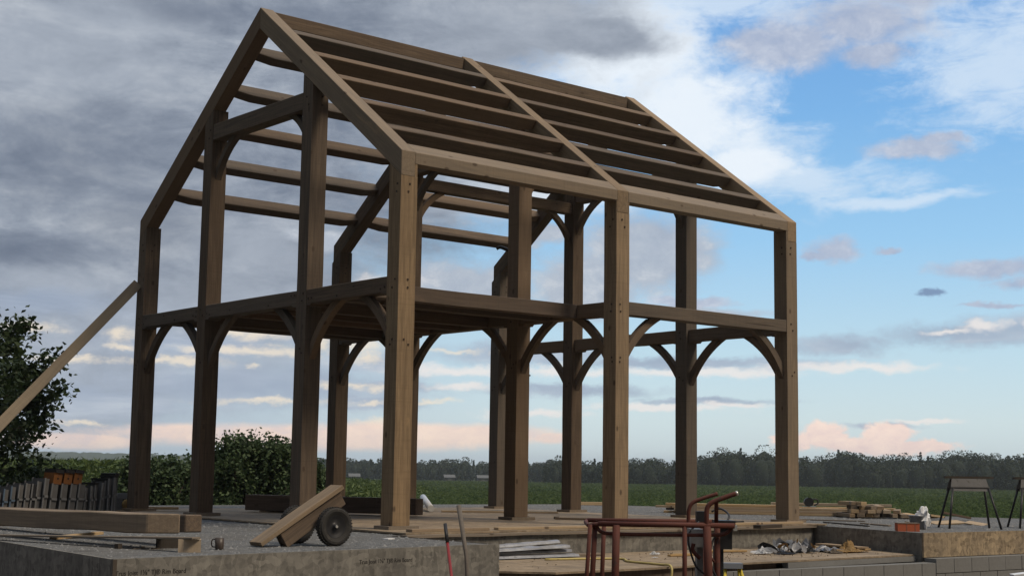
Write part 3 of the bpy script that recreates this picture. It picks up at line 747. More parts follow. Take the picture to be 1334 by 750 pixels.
# dark blocks on the floor
for n_, (x, y, sx, lab) in enumerate([(4.3, 2.55, .12, 'small dark wood offcut on the frame floor, left of the middle post'), (4.75, 2.35, .07, 'tiny dark scrap on the frame floor, beside the middle post')]):
    o = rotbox('offcut', (x, y, -.043), (sx, .06, .035), .4, 'dark_wood'); tagp(o, lab, 'offcut')
# reddish timber lying behind the frame posts on packers
bb = beam('timber_beam', (1.75, 6.55, .235), (3.15, 3.75, .235), .25, .25, (0, 0, 1), 'timber_red', None); tagp(bb, 'dark reddish squared timber lying across the frame floor behind the wheeled dolly', 'timber')
for n_, (x, y) in enumerate([(1.95, 6.15), (2.95, 4.15)]):
    o = rotbox('packer', (x, y, -.043), (.4, .10, .028), -.3, 'board_dull'); tagp(o, ['thin packer under the left end of the dark reddish timber', 'thin packer under the right end of the dark reddish timber'][n_], 'packer')
# white pipe leaning down onto the floor
tp = bmesh.new(); addtube(tp, [(6.05, 7.6, .16), (4.75, 5.6, .018)], .058, 14)
o = obj('plastic_pipe', tp, 'white'); tagp(o, 'short white plastic pipe lying on the floor beside the back middle post', 'pipe')

# big squared timbers on the left foreground
b1 = beam('timber_beam', (-4.75, 3.3, .185), (-4.08, -2.30, .25), .22, .18, (0, 0, 1), 'board_dull', None, bev=.01, amp=.01)
for v_ in b1.data.vertices:
    if v_.co.z > 5.3: v_.co.z += -.16 + (v_.co.x * 1.0)
tagp(b1, 'big squared timber lying along the left foreground with its end over the small block', 'timber')
b2 = beam('timber_beam', (-3.9, 3.0, .165), (-3.72, -2.02, .235), .18, .165, (0, 0, 1), 'timber', None, bev=.01, amp=.01)
tagp(b2, 'second squared timber behind the big left foreground timber, its pale end just showing', 'timber')
o = board('board', (-4.95, .5, -.035), (-4.06, -2.72, .062), .10, .018, 'board_dull'); tagp(o, 'thin board under the big timber, running onto the small block', 'board')
o = rotbox('wood_block', (-4.06, -2.60, Z), (.20, .13, .115), R(-28), 'board'); tagp(o, 'small square wood block holding up the thin board end', 'wood block')
o = rotbox('packer', (-3.92, -1.95, Z), (.26, .10, .10), R(-20), 'dark_wood'); tagp(o, 'dark packer under the front end of the big left timber', 'packer')
o = rotbox('packer', (-3.55, 3.2, Z), (.34, .10, .03), R(-20), 'dark_wood'); tagp(o, 'low dark packer under the far part of the big left timber', 'packer')
o = board('board', (-4.30, -.10, -.045), (-3.62, .28, -.02), .09, .03, 'board'); tagp(o, 'short pale stick lying on the gravel in front of the big left timber', 'board')
o = rotbox('offcut', (-4.40, -1.86, Z), (.05, .05, .045), .3, 'dark_wood'); tagp(o, 'small brown lump on the gravel behind the corner of the rim boards', 'offcut')
for n_, (x, y, z_) in enumerate([(-4.28, -2.0, 0.0), (-4.18, -1.92, .01), (-4.1, -2.02, 0)]):
    o = rotbox('offcut', (x, y, Z + z_), (.07, .03, .008), 1.1 * n_, 'board'); tagp(o, ['pale wood chip nearest the brown lump on the gravel', 'pale wood chip between the brown lump and the block', 'pale wood chip nearest the small wood block'][n_], 'wood chip')
# mug
def mug():
    t = thing('mug', 'dark enamel mug standing on the gravel near the printed rim board', 'mug', (-3.64, -2.38, Z))
    bm = bmesh.new(); n = 24; pr_ = [(.0, .0), (.036, 0), (.039, .01), (.044, .108), (.041, .108), (.036, .012), (0, .012)]
    rg = []
    for r_, z in pr_:
        rg.append([bm.verts.new((max(r_, .0005) * math.cos(k * 2 * math.pi / n), max(r_, .0005) * math.sin(k * 2 * math.pi / n), z)) for k in range(n)])
    for a_, b_ in zip(rg, rg[1:]):
        for k in range(n): bm.faces.new((a_[k], a_[(k + 1) % n], b_[(k + 1) % n], b_[k]))
    obj('cup', bm, 'mug', t, Matrix.Translation((-3.64, -2.38, Z)), True)
    d = -RGT; pts = [Vector((-3.64, -2.38, Z)) + Vector((d[0] * a_, d[1] * a_, z)) for a_, z in ((.040, .095), (.066, .092), (.074, .06), (.066, .03), (.039, .024))]
    tube('handle', smoothpath(pts, 5), .006, 'mug', t, 8)
mug()
o = rotbox('offcut', (-1.02, -1.38, Z), (.16, .07, .012), .5, 'white'); tagp(o, 'thin white strip lying on the gravel in front of the nearest corner post', 'scrap')

# two wheeled timber dolly
def wheel(par, c, lab=None):
    w = bmesh.new(); n = 40; pr_ = [(.115, -.032), (.150, -.048), (.172, -.046), (.186, -.030), (.192, 0), (.186, .030), (.172, .046), (.150, .048), (.115, .032)]
    rg = [[w.verts.new((r_ * math.cos(k * 2 * math.pi / n), y, r_ * math.sin(k * 2 * math.pi / n))) for k in range(n)] for r_, y in pr_]
    for a_, b_ in zip(rg, rg[1:] + rg[:1]):
        for k in range(n): w.faces.new((a_[k], b_[k], b_[(k + 1) % n], a_[(k + 1) % n]))
    for k in range(0, n):   # tread blocks
        a0 = k * 2 * math.pi / n
        for yy in (-.02, .02):
            m_ = Matrix.Rotation(-a0, 4, 'Y'); vs = addbox(w, (.186, yy - .014, -.009), (.1935, yy + .014, .009)); bmesh.ops.transform(w, matrix=m_, verts=vs)
    bmesh.ops.recalc_face_normals(w, faces=w.faces)
    wo_ = obj('wheel', w, 'rubber', par, Matrix.Translation(c), False)
    h = bmesh.new(); pr2 = [(.0005, -.045), (.022, -.045), (.024, -.02), (.045, -.012), (.085, -.010), (.110, -.030), (.118, -.030), (.118, .030), (.110, .030), (.085, .010), (.024, .02), (.0005, .03)]
    rg = [[h.verts.new((r_ * math.cos(k * 2 * math.pi / n), y, r_ * math.sin(k * 2 * math.pi / n))) for k in range(n)] for r_, y in pr2]
    for a_, b_ in zip(rg, rg[1:]):
        for k in range(n): h.faces.new((a_[k], b_[k], b_[(k + 1) % n], a_[(k + 1) % n]))
    bmesh.ops.recalc_face_normals(h, faces=h.faces)
    obj('rim', h, 'black', wo_, Matrix.Translation(c), True)
    b_ = bmesh.new(); addtube(b_, [(c[0], c[1] - .052, c[2]), (c[0], c[1] - .03, c[2])], .014, 8); obj('hub_nut', b_, 'silver', wo_)
dl = thing('timber_dolly', 'two wheeled dolly of thick planks tipped down to the left on the gravel edge', 'dolly', (-2.4, -2.1, Z))
wheel(dl, (-2.33, -2.30, Z + .192)); wheel(dl, (-2.40, -1.72, Z + .192))
tube('axle', [(-2.33, -2.33, Z + .192), (-2.40, -1.68, Z + .192)], .016, 'black', dl)
top0, top1 = Vector((-3.12, -2.12, -.030)), Vector((-2.20, -2.12, .525))
nrm = Vector((-(top1 - top0).z, 0, (top1 - top0).x)).normalized()
beam('top_plank', top0, top1, .22, .045, nrm, 'timber_pale', dl, bev=.004)
beam('cheek_timber', top0 + Vector((.20, -.03, .125)) - nrm * .047, top1 + Vector((-.05, -.03, -.01)) - nrm * .047, .12, .17, nrm, 'timber', dl, bev=.006)

# poles leaning in the pit in front of the printed rim board
bm = bmesh.new(); addtube(bm, [(-2.88, -5.02, .40), (-2.93, -5.2, .0), (-3.05, -5.45, -.92)], [.020, .017, .018], 12)
o = obj('tool_handle', bm, 'handle'); tagp(o, 'weathered grey wooden tool handle standing in front of the printed rim board', 'tool handle')
rd = thing('red_rod', 'thin red rod with a black grip leaning left of the grey handle', 'rod', (-3.2, -5.55, -.9))
tube('shaft', [(-2.99, -5.02, .10), (-3.24, -5.60, -.92)], .0125, 'redrod', rd); tube('grip', [(-2.953, -4.935, .25), (-2.99, -5.02, .10)], .0150, 'black', rd)

# ------------------------------------------------------------------ stacked form panels on the left
def form_panel(x, y, h, th, wd, tilt, rz, face, railm, label, grp, cap=None):
    t = thing('form_panel', label, 'form panel', (x, y, Z), grp)
    mw = Matrix.Translation((x, y, Z)) @ Matrix.Rotation(rz, 4, 'Z') @ Matrix.Rotation(tilt, 4, 'Y')
    bm = bmesh.new(); addbox(bm, (-th / 2 + .012, -wd / 2 + .01, 0), (th / 2 - .004, wd / 2 - .01, h - .01)); obj('face_sheet', bm, face, t, mw)
    for sy in (-1, 1):
        bm = bmesh.new(); addbox(bm, (-th / 2, sy * wd / 2 - .012, 0), (-th / 2 + .022, sy * wd / 2 + .012, h)); addbox(bm, (-th / 2, sy * wd / 2 - .012, h * .45), (th / 2 - .004, sy * wd / 2 - .004, h * .52)); bevel(bm, .002); obj('side_rail', bm, railm, t, mw)
    if cap:
        bm = bmesh.new(); addbox(bm, (-th / 2 - .005, -wd / 2 - .02, h - .005), (th / 2 + .005, wd / 2 + .02, h + .03)); bevel(bm, .004); obj('end_cap', bm, cap, t, mw)
FG = 'form panels standing in a row at the left'
row = [(-2.18, .26, 'alud', 'blueform'), (-2.06, .30, 'alud', 'blueform'), (-1.95, .34, 'alud', 'blueform'), (-1.84, .37, 'alud', 'alu'), (-1.74, .39, 'alud', 'alu'), (-1.64, .38, 'black', 'alu'), (-1.55, .42, 'alud', 'alu'), (-1.46, .47, 'alud', 'alu')]
for n_, (x, h, f_, r_) in enumerate(row):
    lab = 'grey form panel with a blue rail in the low left end of the panel row' if r_ == 'blueform' else ('black faced form panel between grey ones in the panel row' if f_ == 'black' else 'dull grey form panel left of the orange topped ones in the panel row')
    form_panel(x, 7.45 + random.uniform(-.04, .04), h - Z * 1.0, .085, .5, R(4), 0, f_, r_, lab, FG)
for n_, x in enumerate((-1.335, -1.18, -1.03, -.90)):
    form_panel(x, 7.40, .46, .115, .5, R(5), 0, 'alud', 'alu', ['leftmost tall grey form panel under the orange tops', 'second tall grey form panel under the orange tops', 'third tall grey form panel under the orange tops', 'rightmost tall grey form panel under the orange tops'][n_], FG)
for n_, x in enumerate((-1.27, -1.105, -.945)):
    t = thing('orange_bracket', ['leftmost orange painted bracket with a black cap above the form panels', 'middle orange painted bracket with a black cap above the form panels', 'rightmost orange painted bracket with a black cap above the form panels'][n_], 'bracket', (x, 7.36, .39), 'orange brackets on the form panels')
    mw = Matrix.Translation((x, 7.36, .375)) @ Matrix.Rotation(R(8), 4, 'Y')
    bm = bmesh.new(); addbox(bm, (-.066, -.2, 0), (.066, .2, .17)); bevel(bm, .006); addbox(bm, (-.012, -.204, .07), (.012, -.196, .10), 1); obj('body', bm, ['orange', 'black'], t, mw)
    bm = bmesh.new(); addbox(bm, (-.060, -.22, .172), (.075, .22, .225)); bevel(bm, .006); obj('cap', bm, 'black', t, mw)
rw2 = [(-.78, .33), (-.70, .35), (-.62, .37), (-.545, .40), (-.475, .44), (-.41, .47), (-.345, .49), (-.285, .52)]
for n_, (x, h) in enumerate(rw2):
    form_panel(x, 7.45 + random.uniform(-.04, .04), h - Z, .060, .5, R(random.uniform(-1, 5)), 0, 'alud', 'alu', 'thin grey form panel at the stepped right end of the panel row', FG, 'black' if n_ in (2, 4, 6, 7) else None)
fp = thing('form_panel', 'pale grey form panel lying on edge behind the far left post, with ochre clamps', 'form panel', (.05, 7.75, Z))
bm = bmesh.new(); addbox(bm, (-.25, -.03, 0), (.40, .03, .30)); bevel(bm, .006)
for z in (.09, .155, .21): addbox(bm, (-.25, -.045, z), (.40, -.031, z + .012))
for z in (.10, .18): addbox(bm, (.14, -.036, z), (.165, -.030, z + .025), 1)
obj('panel', bm, ['alu', 'black'], fp, Matrix.Translation((-.02, 7.80, Z)) @ Matrix.Rotation(R(-38), 4, 'Z'))
for (dx, dz, r_) in ((.16, .06, .085), (.30, .20, .10)):
    bm = bmesh.new(); bmesh.ops.create_uvsphere(bm, u_segments=14, v_segments=10, radius=r_)
    for v in bm.verts: v.co *= 1 + .25 * noise.noise(v.co * 9); v.co.y *= .5
    obj('clamp', bm, 'ochre', fp, Matrix.Translation((-.02 + dx * .8, 7.72 - dx * .62, Z + dz + .06)), True)

# ------------------------------------------------------------------ wrapped sheets and debris on the lower floor
ZL = -.359
wp = thing('wrapped_bundle', 'long bundle of sheets wrapped in shiny clear plastic on the lower floor', 'bundle', (1.4, -.95, ZL))
def bundle():
    for n_, (y, z, w, L, a_) in enumerate(((-1.06, .012, .26, 1.85, 0), (-1.00, .045, .22, 1.80, .012), (-1.06, .078, .20, 1.72, .026), (-.98, .108, .12, 1.66, .04))):
        bm = bmesh.new(); n = 26; rg = []
        for i in range(n + 1):
            x = L * i / n; e = noise.noise((x * 4, n_ * 3, 0)) * .014; zz2 = z + a_ * x
            rg.append([bm.verts.new((x, y2 + noise.noise((x * 3, k, n_)) * .012, z2)) for k, (y2, z2) in enumerate(((-w / 2, zz2), (w / 2, zz2), (w / 2 - .02, zz2 + .028 + e), (0, zz2 + .034 - e), (-w / 2 + .015, zz2 + .026 + e)))])
        for a2, b2 in zip(rg, rg[1:]):
            for k in range(5): bm.faces.new((a2[k], b2[k], b2[(k + 1) % 5], a2[(k + 1) % 5]))
        bm.faces.new(rg[0]); bm.faces.new(rg[-1][::-1]); bmesh.ops.recalc_face_normals(bm, faces=bm.faces)
        obj('wrapped_sheet', bm, 'film', wp, Matrix.Translation((.15, y, ZL)))
bundle()
def sheet_scrap(x, y, sx, sy, rz, m, label, cat, amp=.04, z0=ZL, seedk=0):
    bm = bmesh.new(); n = 9; g = [[None] * (n + 1) for _ in range(n + 1)]
    for i in range(n + 1):
        for j in range(n + 1):
            u_, v_ = i / n - .5, j / n - .5
            e = noise.noise((u_ * 4 + seedk * 3.1, v_ * 4, seedk)) ; r2 = 1 - max(abs(u_), abs(v_)) * 1.6
            g[i][j] = bm.verts.new((u_ * sx * (1 + .3 * e), v_ * sy * (1 + .3 * noise.noise((v_ * 5, u_ * 5, seedk))), .006 + amp * max(0, .5 + e) * max(.15, r2)))
    for i in range(n):
        for j in range(n): bm.faces.new((g[i][j], g[i + 1][j], g[i + 1][j + 1], g[i][j + 1]))
    r_ = bmesh.ops.solidify(bm, geom=bm.faces[:], thickness=.003)
    bmesh.ops.recalc_face_normals(bm, faces=bm.faces)
    o = obj('scrap', bm, m, None, Matrix.Translation((x, y, z0)) @ Matrix.Rotation(rz, 4, 'Z')); return tagp(o, label, cat)
scr = [(4.75, -1.75, .30, .22, .3, 'white', 'crumpled white wrapping at the left end of the debris heap', .10), (5.10, -1.60, .42, .25, .1, 'film', 'crumpled clear film in the debris heap', .16),
       (5.45, -1.50, .40, .30, 1.3, 'white', 'tall crumpled white wrapping on top of the debris heap', .20), (5.75, -1.62, .36, .26, .6, 'white', 'white sheet slumped on the right of the debris heap top', .16),
       (5.55, -1.80, .34, .22, 2.2, 'black', 'black plastic poking out of the debris heap', .13), (5.0, -1.95, .40, .14, .1, 'black', 'flat black plastic strip in front of the debris heap', .05),
       (6.15, -1.75, .50, .30, .2, 'film', 'grey film between the debris heap and the cardboard', .12), (6.30, -2.02, .62, .30, .1, 'card', 'flattened yellow brown cardboard at the right of the debris heap', .10),
       (6.55, -1.78, .40, .24, .5, 'card', 'folded brown cardboard behind the flattened one', .20), (5.9, -2.05, .30, .2, .9, 'board_dull', 'dull brown paper scrap in front of the debris heap', .07),
       (3.25, -1.25, .16, .10, .4, 'white', 'small white scrap on the lower floor seen through the red cage', .06), (4.02, -1.22, .12, .08, 1.4, 'white', 'small white scrap on the lower floor beside the machine post', .05),
       (2.75, -1.75, .10, .06, .2, 'white', 'tiny white scrap by the left legs of the red cage', .02)]
for n_, (x, y, sx, sy, rz, m, lab, amp) in enumerate(scr): sheet_scrap(x, y, sx, sy, rz, m, lab, 'scrap', amp, seedk=n_ + 1)
for n_, (p0, p1, w, m, lab) in enumerate([((3.35, -1.45), (3.95, -1.55), .06, 'board', 'pale strip of wood on the lower floor seen through the red cage'), ((3.1, -1.65), (3.6, -1.60), .05, 'card', 'orange brown strip on the lower floor seen through the red cage'),
        ((2.0, -.98), (2.55, -.98), .16, 'board_dull', 'dull board end behind the wrapped bundle'), ((6.85, -1.85), (7.15, -.95), .22, 'board', 'top fresh board of the short pile in the right corner of the lower floor'),
        ((4.35, -1.20), (4.9, -1.35), .07, 'card', 'thin brown stick left of the debris heap')]):
    o = board('board', (*p0, ZL + .03), (*p1, ZL + .03), w, .024, m); tagp(o, lab, 'board')
o = board('board', (6.75, -1.9, ZL + .058), (7.02, -.95, ZL + .058), .20, .024, 'board_dull'); tagp(o, 'dull board on the short pile in the right corner of the lower floor', 'board')
for n_ in range(16):
    x, y = 5.35 + random.gauss(0, .42), -1.72 + random.gauss(0, .16); m_ = ('white', 'black', 'white', 'film', 'card')[n_ % 5]; bm = bmesh.new(); L = random.uniform(.14, .34); w = random.uniform(.02, .06); pv = None; zt = .03 + .10 * max(0, 1 - abs(x - 5.4) / .7)
    for i in range(9):
        t = i / 8; p = Vector((L * (t - .5), .06 * math.sin(t * 5 + n_), zt * random.uniform(.5, 1.2) * math.sin(math.pi * min(1, t + .05)) + .01)); tw = t * 3 + n_
        q_ = [bm.verts.new(p + Vector((0, math.cos(tw), math.sin(tw))) * w * sg_) for sg_ in (-1, 1)]
        if pv: bm.faces.new((pv[0], pv[1], q_[1], q_[0]))
        pv = q_
    bmesh.ops.solidify(bm, geom=bm.faces[:], thickness=.004)
    o = obj('torn_strip', bm, m_, None, Matrix.Translation((x, y, ZL + w * .6)) @ Matrix.Rotation(random.uniform(-.7, .7), 4, 'Z'))
    tagp(o, {'white': 'small torn white strip', 'black': 'small torn black strip', 'film': 'small torn clear strip', 'card': 'small torn brown strip'}[m_] + ' tangled in the debris heap on the lower floor', 'strip', 'torn strips in the debris heap')
# small litter: shavings nobody could count
def shav():
    n = 300; p = np.zeros((n, 3)); p[:, 0] = rng.uniform(-.3, 6.8, n); p[:, 1] = rng.uniform(-2.6, -.9, n); p[:, 2] = ZL + .008
    k = rng.random(n) < .5; p[k, 0] = rng.normal(4.2, 1.2, k.sum()).clip(-.3, 6.6)
    o = leaves('wood_shavings', p, 0.032, 'board_dull', aspect=.4); tagp(o, 'scattered wood shavings on the lower floor', 'shavings', kind='stuff')
shav()
# yellow hose
hp = smoothpath([(1.2, -1.45, ZL + .01), (2.1, -1.75, ZL + .012), (1.85, -2.2, ZL + .012), (1.80, -2.75, ZL + .012), (1.72, -3.02, ZL - .0), (1.66, -3.06, ZL - .2), (1.5, -3.2, -.75)], 8)
bm = bmesh.new(); addtube(bm, hp, .014, 8); o = obj('hose', bm, 'hose'); tagp(o, 'thin yellow hose hanging over the edge of the lower floor inside the red cage view', 'hose')

# ------------------------------------------------------------------ red lift basket in the foreground
CB = Vector((-4.49, -8.94, 0)); X_ = Vector((RGT[0], RGT[1], 0)); Y_ = Vector((FWD[0], FWD[1], 0))
def L3(px, d, py):   # metres right of the basket centre, metres away, metres above the platform level
    return CB + X_ * px + Y_ * d + Vector((0, 0, py))
def hx(x): return (x - 865) / 236
def hz(y, d=0): return .42 - (y - 683) / 236
lb = thing('lift_basket', 'worn red steel lift basket with bent grab rails and black control box', 'lift basket', (CB.x, CB.y, -.95))
def rt_(nm, pts, r_, m='red', k=0): return tube(nm, smoothpath(pts, 6) if k else pts, r_ * .84, m, lb)
xl, xr = hx(769), hx(958)
rt_('top_rail', [L3(xl + .05, 0, hz(684)), L3(xr, 0, hz(684))], .018)
rt_('top_rail', [L3(xl + .02, .62, hz(684.5)), L3(xr - .04, .62, hz(684))], .016)
rt_('end_rail', [L3(xl, .05, hz(687)), L3(xl + .06, .0, hz(684))], .016); rt_('end_rail', [L3(xl, .04, hz(687)), L3(xl + .01, .58, hz(686)), L3(xl + .06, .62, hz(684))], .014, k=1)
rt_('mid_rail', [L3(hx(779), .02, hz(688)), L3(hx(784), .02, hz(694)), L3(hx(796), .02, hz(696.5)), L3(hx(840), .02, hz(697)), L3(hx(925), .02, hz(696.5)), L3(hx(945), .02, hz(695)), L3(hx(954), .02, hz(688)), L3(hx(957), .02, hz(684))], .0125, k=1)
zb_ = -.70
for x0, x1, d, r_ in ((770, 766, .0, .014), (777, 774, .04, .018), (797, 795, .58, .016), (804, 803, .0, .026), (893, 893, .0, .016), (922, 924, .0, .028), (937, 937, .05, .020), (930, 931, .5, .02)):
    e = hz(750); rt_('upright', [L3(hx(x0), d, hz(685)), L3(hx(x1), d, e), L3(hx(x1) + (hx(x1) - hx(x0)) * 1.5, d, zb_)], r_, 'red' if r_ != .014 else 'red')
rt_('bottom_rail', [L3(xl - .05, 0, zb_), L3(xr - .05, 0, zb_)], .022); rt_('bottom_rail', [L3(xl - .05, .62, zb_), L3(xr - .05, .62, zb_)], .022)
bm = bmesh.new(); addbox(bm, (-.46, 0, -.012), (.36, .64, 0)); bevel(bm, .003)
obj('foot_plate', bm, 'red', lb, Matrix(((X_.x, Y_.x, 0, CB.x), (X_.y, Y_.y, 0, CB.y), (0, 0, 1, zb_ - .02), (0, 0, 0, 1))))
rt_('grab_rail', [L3(hx(907), .30, hz(690)), L3(hx(907), .30, hz(668)), L3(hx(912), .30, hz(657)), L3(hx(925), .30, hz(651)), L3(hx(946), .30, hz(644))], .014, k=1)
rt_('grab_rail', [L3(hx(922), .0, hz(686)), L3(hx(922), .0, hz(664)), L3(hx(928), .0, hz(655)), L3(hx(943), .0, hz(648.5)), L3(hx(960), .0, hz(642.5))], .0165, k=1)
rt_('grab_rail', [L3(hx(936), .05, hz(686)), L3(hx(936), .05, hz(654)), L3(hx(938), .03, hz(650))], .014)
rt_('tube_end', [L3(hx(959.6), .0, hz(642.6)), L3(hx(962.5), .0, hz(641.6))], .0155, 'silver')
rt_('cross_rail', [L3(hx(925), .0, hz(683)), L3(hx(956), .0, hz(684))], .014); rt_('lever', [L3(hx(952), .1, hz(680)), L3(hx(974), .1, hz(679))], .006, 'black')
def bx(nm, x0, x1, y0, y1, d0, d1, m, bv=.012):
    bm = bmesh.new(); addbox(bm, (hx(x0), d0, hz(y1)), (hx(x1), d1, hz(y0))); bevel(bm, bv, 2)
    return obj(nm, bm, m, lb, Matrix(((X_.x, Y_.x, 0, CB.x), (X_.y, Y_.y, 0, CB.y), (0, 0, 1, 0), (0, 0, 0, 1))))
bx('control_box', 939, 957, 683, 715, .06, .24, 'black'); bx('box_lid', 937, 961, 678, 686, .05, .26, 'black', .008); bx('motor', 904, 920, 690, 713, .08, .28, 'greybox', .02)
bx('mast_cover', 937, 947, 712, 760, .10, .22, 'black', .01); bx('mast', 913, 921, 712, 800, .12, .22, 'greybox', .004)
bx('knob', 913, 926, 667, 681, .14, .20, 'black', .014); bx('latch', 958, 963, 684, 691, .04, .1, 'silver', .006)
rt_('hose_loop', [L3(hx(906), .05, hz(708)), L3(hx(905), .05, hz(716)), L3(hx(909), .05, hz(722)), L3(hx(915), .05, hz(727))], .014, k=1)
for y0, y1 in ((722, 735), (738, 749)): rt_('lattice', [L3(hx(925), .02, hz(y0)), L3(hx(936), .05, hz(y1))], .008)
for n_, pts in enumerate(([(915, .1, 680), (900, .08, 700), (908, .05, 735), (922, .03, 748)], [(945, .1, 688), (930, .02, 705), (926, .0, 730), (934, .0, 750)], [(951, .15, 683), (958, .2, 672), (950, .3, 664), (938, .3, 668)])):
    rt_('cable', [L3(hx(x), d, hz(y)) for x, d, y in pts], .007, 'black', 1)
# ladder top
ld = thing('stepladder', 'top of a yellow stepladder with a grey cap, right of the red lift basket', 'stepladder', (1.25, -4.4, -.95))
A_ = Vector((1.16, -4.43, 0))
mwl = Matrix(((X_.x, Y_.x, 0, A_.x), (X_.y, Y_.y, 0, A_.y), (0, 0, 1, -.27), (0, 0, 0, 1)))
bm = bmesh.new(); addbox(bm, (-.10, -.05, 0), (.10, .07, .055)); bevel(bm, .012, 2); obj('top_cap', bm, 'cap', ld, mwl)
for sx in (-1, 1):
    tube('side_rail', [A_ + X_ * sx * .075 + Vector((0, 0, -.268)), A_ + X_ * (sx * .2 + .06) + Y_ * -.25 + Vector((0, 0, -.95))], .019, 'yellow', ld, 4)
    tube('back_leg', [A_ + X_ * sx * .07 + Y_ * .05 + Vector((0, 0, -.268)), A_ + X_ * (sx * .16) + Y_ * .4 + Vector((0, 0, -.95))], .014, 'yellow', ld, 4)
for z in (.35, .6): tube('step', [A_ + X_ * (-.075 - z * .13) + Y_ * -.25 * z + Vector((0, 0, -.268 - z)), A_ + X_ * (.075 + z * .2) + Y_ * -.25 * z + Vector((0, 0, -.268 - z))], .014, 'cap', ld, 4)
# pale plank corner at the bottom right
o = board('board', (2.50, -6.80, -.225), (3.7, -7.85, .00), .14, .03, 'white'); tagp(o, 'whitish board end cutting across the bottom right corner of the photograph', 'board')
for n_, (x, y) in enumerate(((2.8, -7.06), (3.5, -7.67))):
    o = rotbox('wood_block', (x, y, -.96), (.16, .16, .72 + .13 * n_), 0, 'dark_wood'); tagp(o, ['dark block under the left end of the whitish board', 'dark block under the right end of the whitish board'][n_], 'wood block')

# ------------------------------------------------------------------ right side of the platform: lumber, sawhorses, bucket
LG = 'long boards stacked on the gravel at the right'
Ld = Vector((12.3, 2.1, 0)) - Vector((9.9, 5.2, 0)); Ld.normalize(); Ln = Vector((-Ld.y, Ld.x, 0))
k_ = 0
for lay_, cnt in enumerate((4, 4, 3, 2)):
    for j in range(cnt):
        st = Vector((9.8, 5.15, 0)) + Ld * random.uniform(-.1, .6) + Ln * (.17 * j + .05 * lay_) ; L = random.uniform(3.0, 3.9) if lay_ < 3 else 2.2
        z = Z + .045 + .047 * lay_
        o = board('board', st + Vector((0, 0, z)), st + Ld * L + Vector((0, 0, z)), .145, .04, random.choice(('board', 'board', 'board_dull')))
        tagp(o, ['board in the bottom layer', 'board in the second layer', 'board in the third layer', 'board in the top layer'][lay_] + ' of the long lumber stack behind the right corner post', 'board', LG)
for j, (a_, b_) in enumerate((((11.6, 3.7), (13.0, 2.0)), ((11.9, 4.1), (13.3, 2.3)))):
    o = board('board', (*a_, Z + .16 + .06 * j), (*b_, Z + .16 + .06 * j), .20, .05, 'board'); tagp(o, ['broad fresh board leaning out of the long stack behind the saw', 'broad fresh board furthest back behind the saw'][j], 'board')
SG = 'short timbers in the heap with ends showing'
fwv = Vector((FWD[0], FWD[1], 0)); rgv = Vector((RGT[0], RGT[1], 0)); base = Vector((11.30, 1.72, 0))
for lay_, cnt in enumerate((8, 6, 4, 2)):
    for j in range(cnt):
        if lay_ == 3: off = .05 + j * .16
        else: off = j * .155 + lay_ * .03
        p = base + rgv * (off + random.uniform(-.015, .015)) + fwv * random.uniform(-.06, .12); z = Z + .085 + lay_ * .070
        o = beam('short_timber', p + Vector((0, 0, z)), p + fwv * random.uniform(.7, 1.3) + rgv * random.uniform(-.3, .25) + Vector((0, 0, z)), random.choice((.14, .12, .10)), .066, (0, 0, 1), random.choice(('board', 'timber_pale', 'timber_pale', 'board_dull')), None, bev=.004)
        tagp(o, ['short timber in the bottom layer', 'short timber in the second layer', 'short timber in the third layer', 'short timber on the very top'][lay_] + ' of the heap with end grain showing', 'timber', SG)
for n_, (x, y, r_, lab) in enumerate([(12.0, .92, .5, 'fresh plank end resting right of the short timber heap'), (12.15, .70, .9, 'broken pale stick between the short timber heap and the white bag'), (12.3, .5, .2, 'brown offcut lying just left of the white bag')]):
    o = board('offcut', (x, y, Z + .05 + .05 * n_), (x + .5 * math.cos(r_ - .8), y + .5 * math.sin(r_ - .8), Z + .06), .12, .035, ('board', 'board', 'timber_red')[n_]); tagp(o, lab, 'offcut')
# circular saw on the boards
sw = thing('circular_saw', 'small black circular saw standing on the long boards right of the corner post', 'saw', (12.0, 3.0, .1))
c = Vector((11.66, 2.98, .115 + Z + .14)); bm = bmesh.new(); addtube(bm, [c - fwv * .04, c + fwv * .06], .085, 18); obj('blade_guard', bm, 'black', sw)
bm = bmesh.new(); addtube(bm, [c + rgv * -.02 + fwv * .06, c + rgv * -.02 + fwv * .18], .05, 14); obj('motor', bm, 'black', sw)
tube('handle', smoothpath([c + rgv * .06 + Vector((0, 0, .05)), c + rgv * .15 + Vector((0, 0, .05)), c + rgv * .17 + Vector((0, 0, -.02)), c + rgv * .10 + Vector((0, 0, -.06))], 5), .013, 'black', sw)
bm = bmesh.new(); addbox(bm, (-.12, -.08, 0), (.14, .1, .006)); obj('base_plate', bm, 'silver', sw, Matrix.Translation(c - Vector((0, 0, .09))) @ Matrix.Rotation(-.7, 4, 'Z'))
# orange block
ob_ = thing('hollow_block', 'orange red hollow clay block on the corner of the gravel platform', 'block', (7.3, -2.3, Z))
bm = bmesh.new(); mwb = Matrix.Translation((7.22, -2.28, Z)) @ Matrix.Rotation(R(-38), 4, 'Z')
addbox(bm, (-.13, -.075, 0), (.18, .075, .115)); bevel(bm, .006)
obj('body', bm, 'brick', ob_, mwb)
bm = bmesh.new(); addbox(bm, (-.005, -.079, .0), (.001, -.074, .113)); addbox(bm, (.115, -.079, .0), (.12, -.074, .113)); addbox(bm, (-.13, -.08, .11), (.18, .078, .119)); obj('glazed_top', bm, 'board_dull', ob_, mwb)
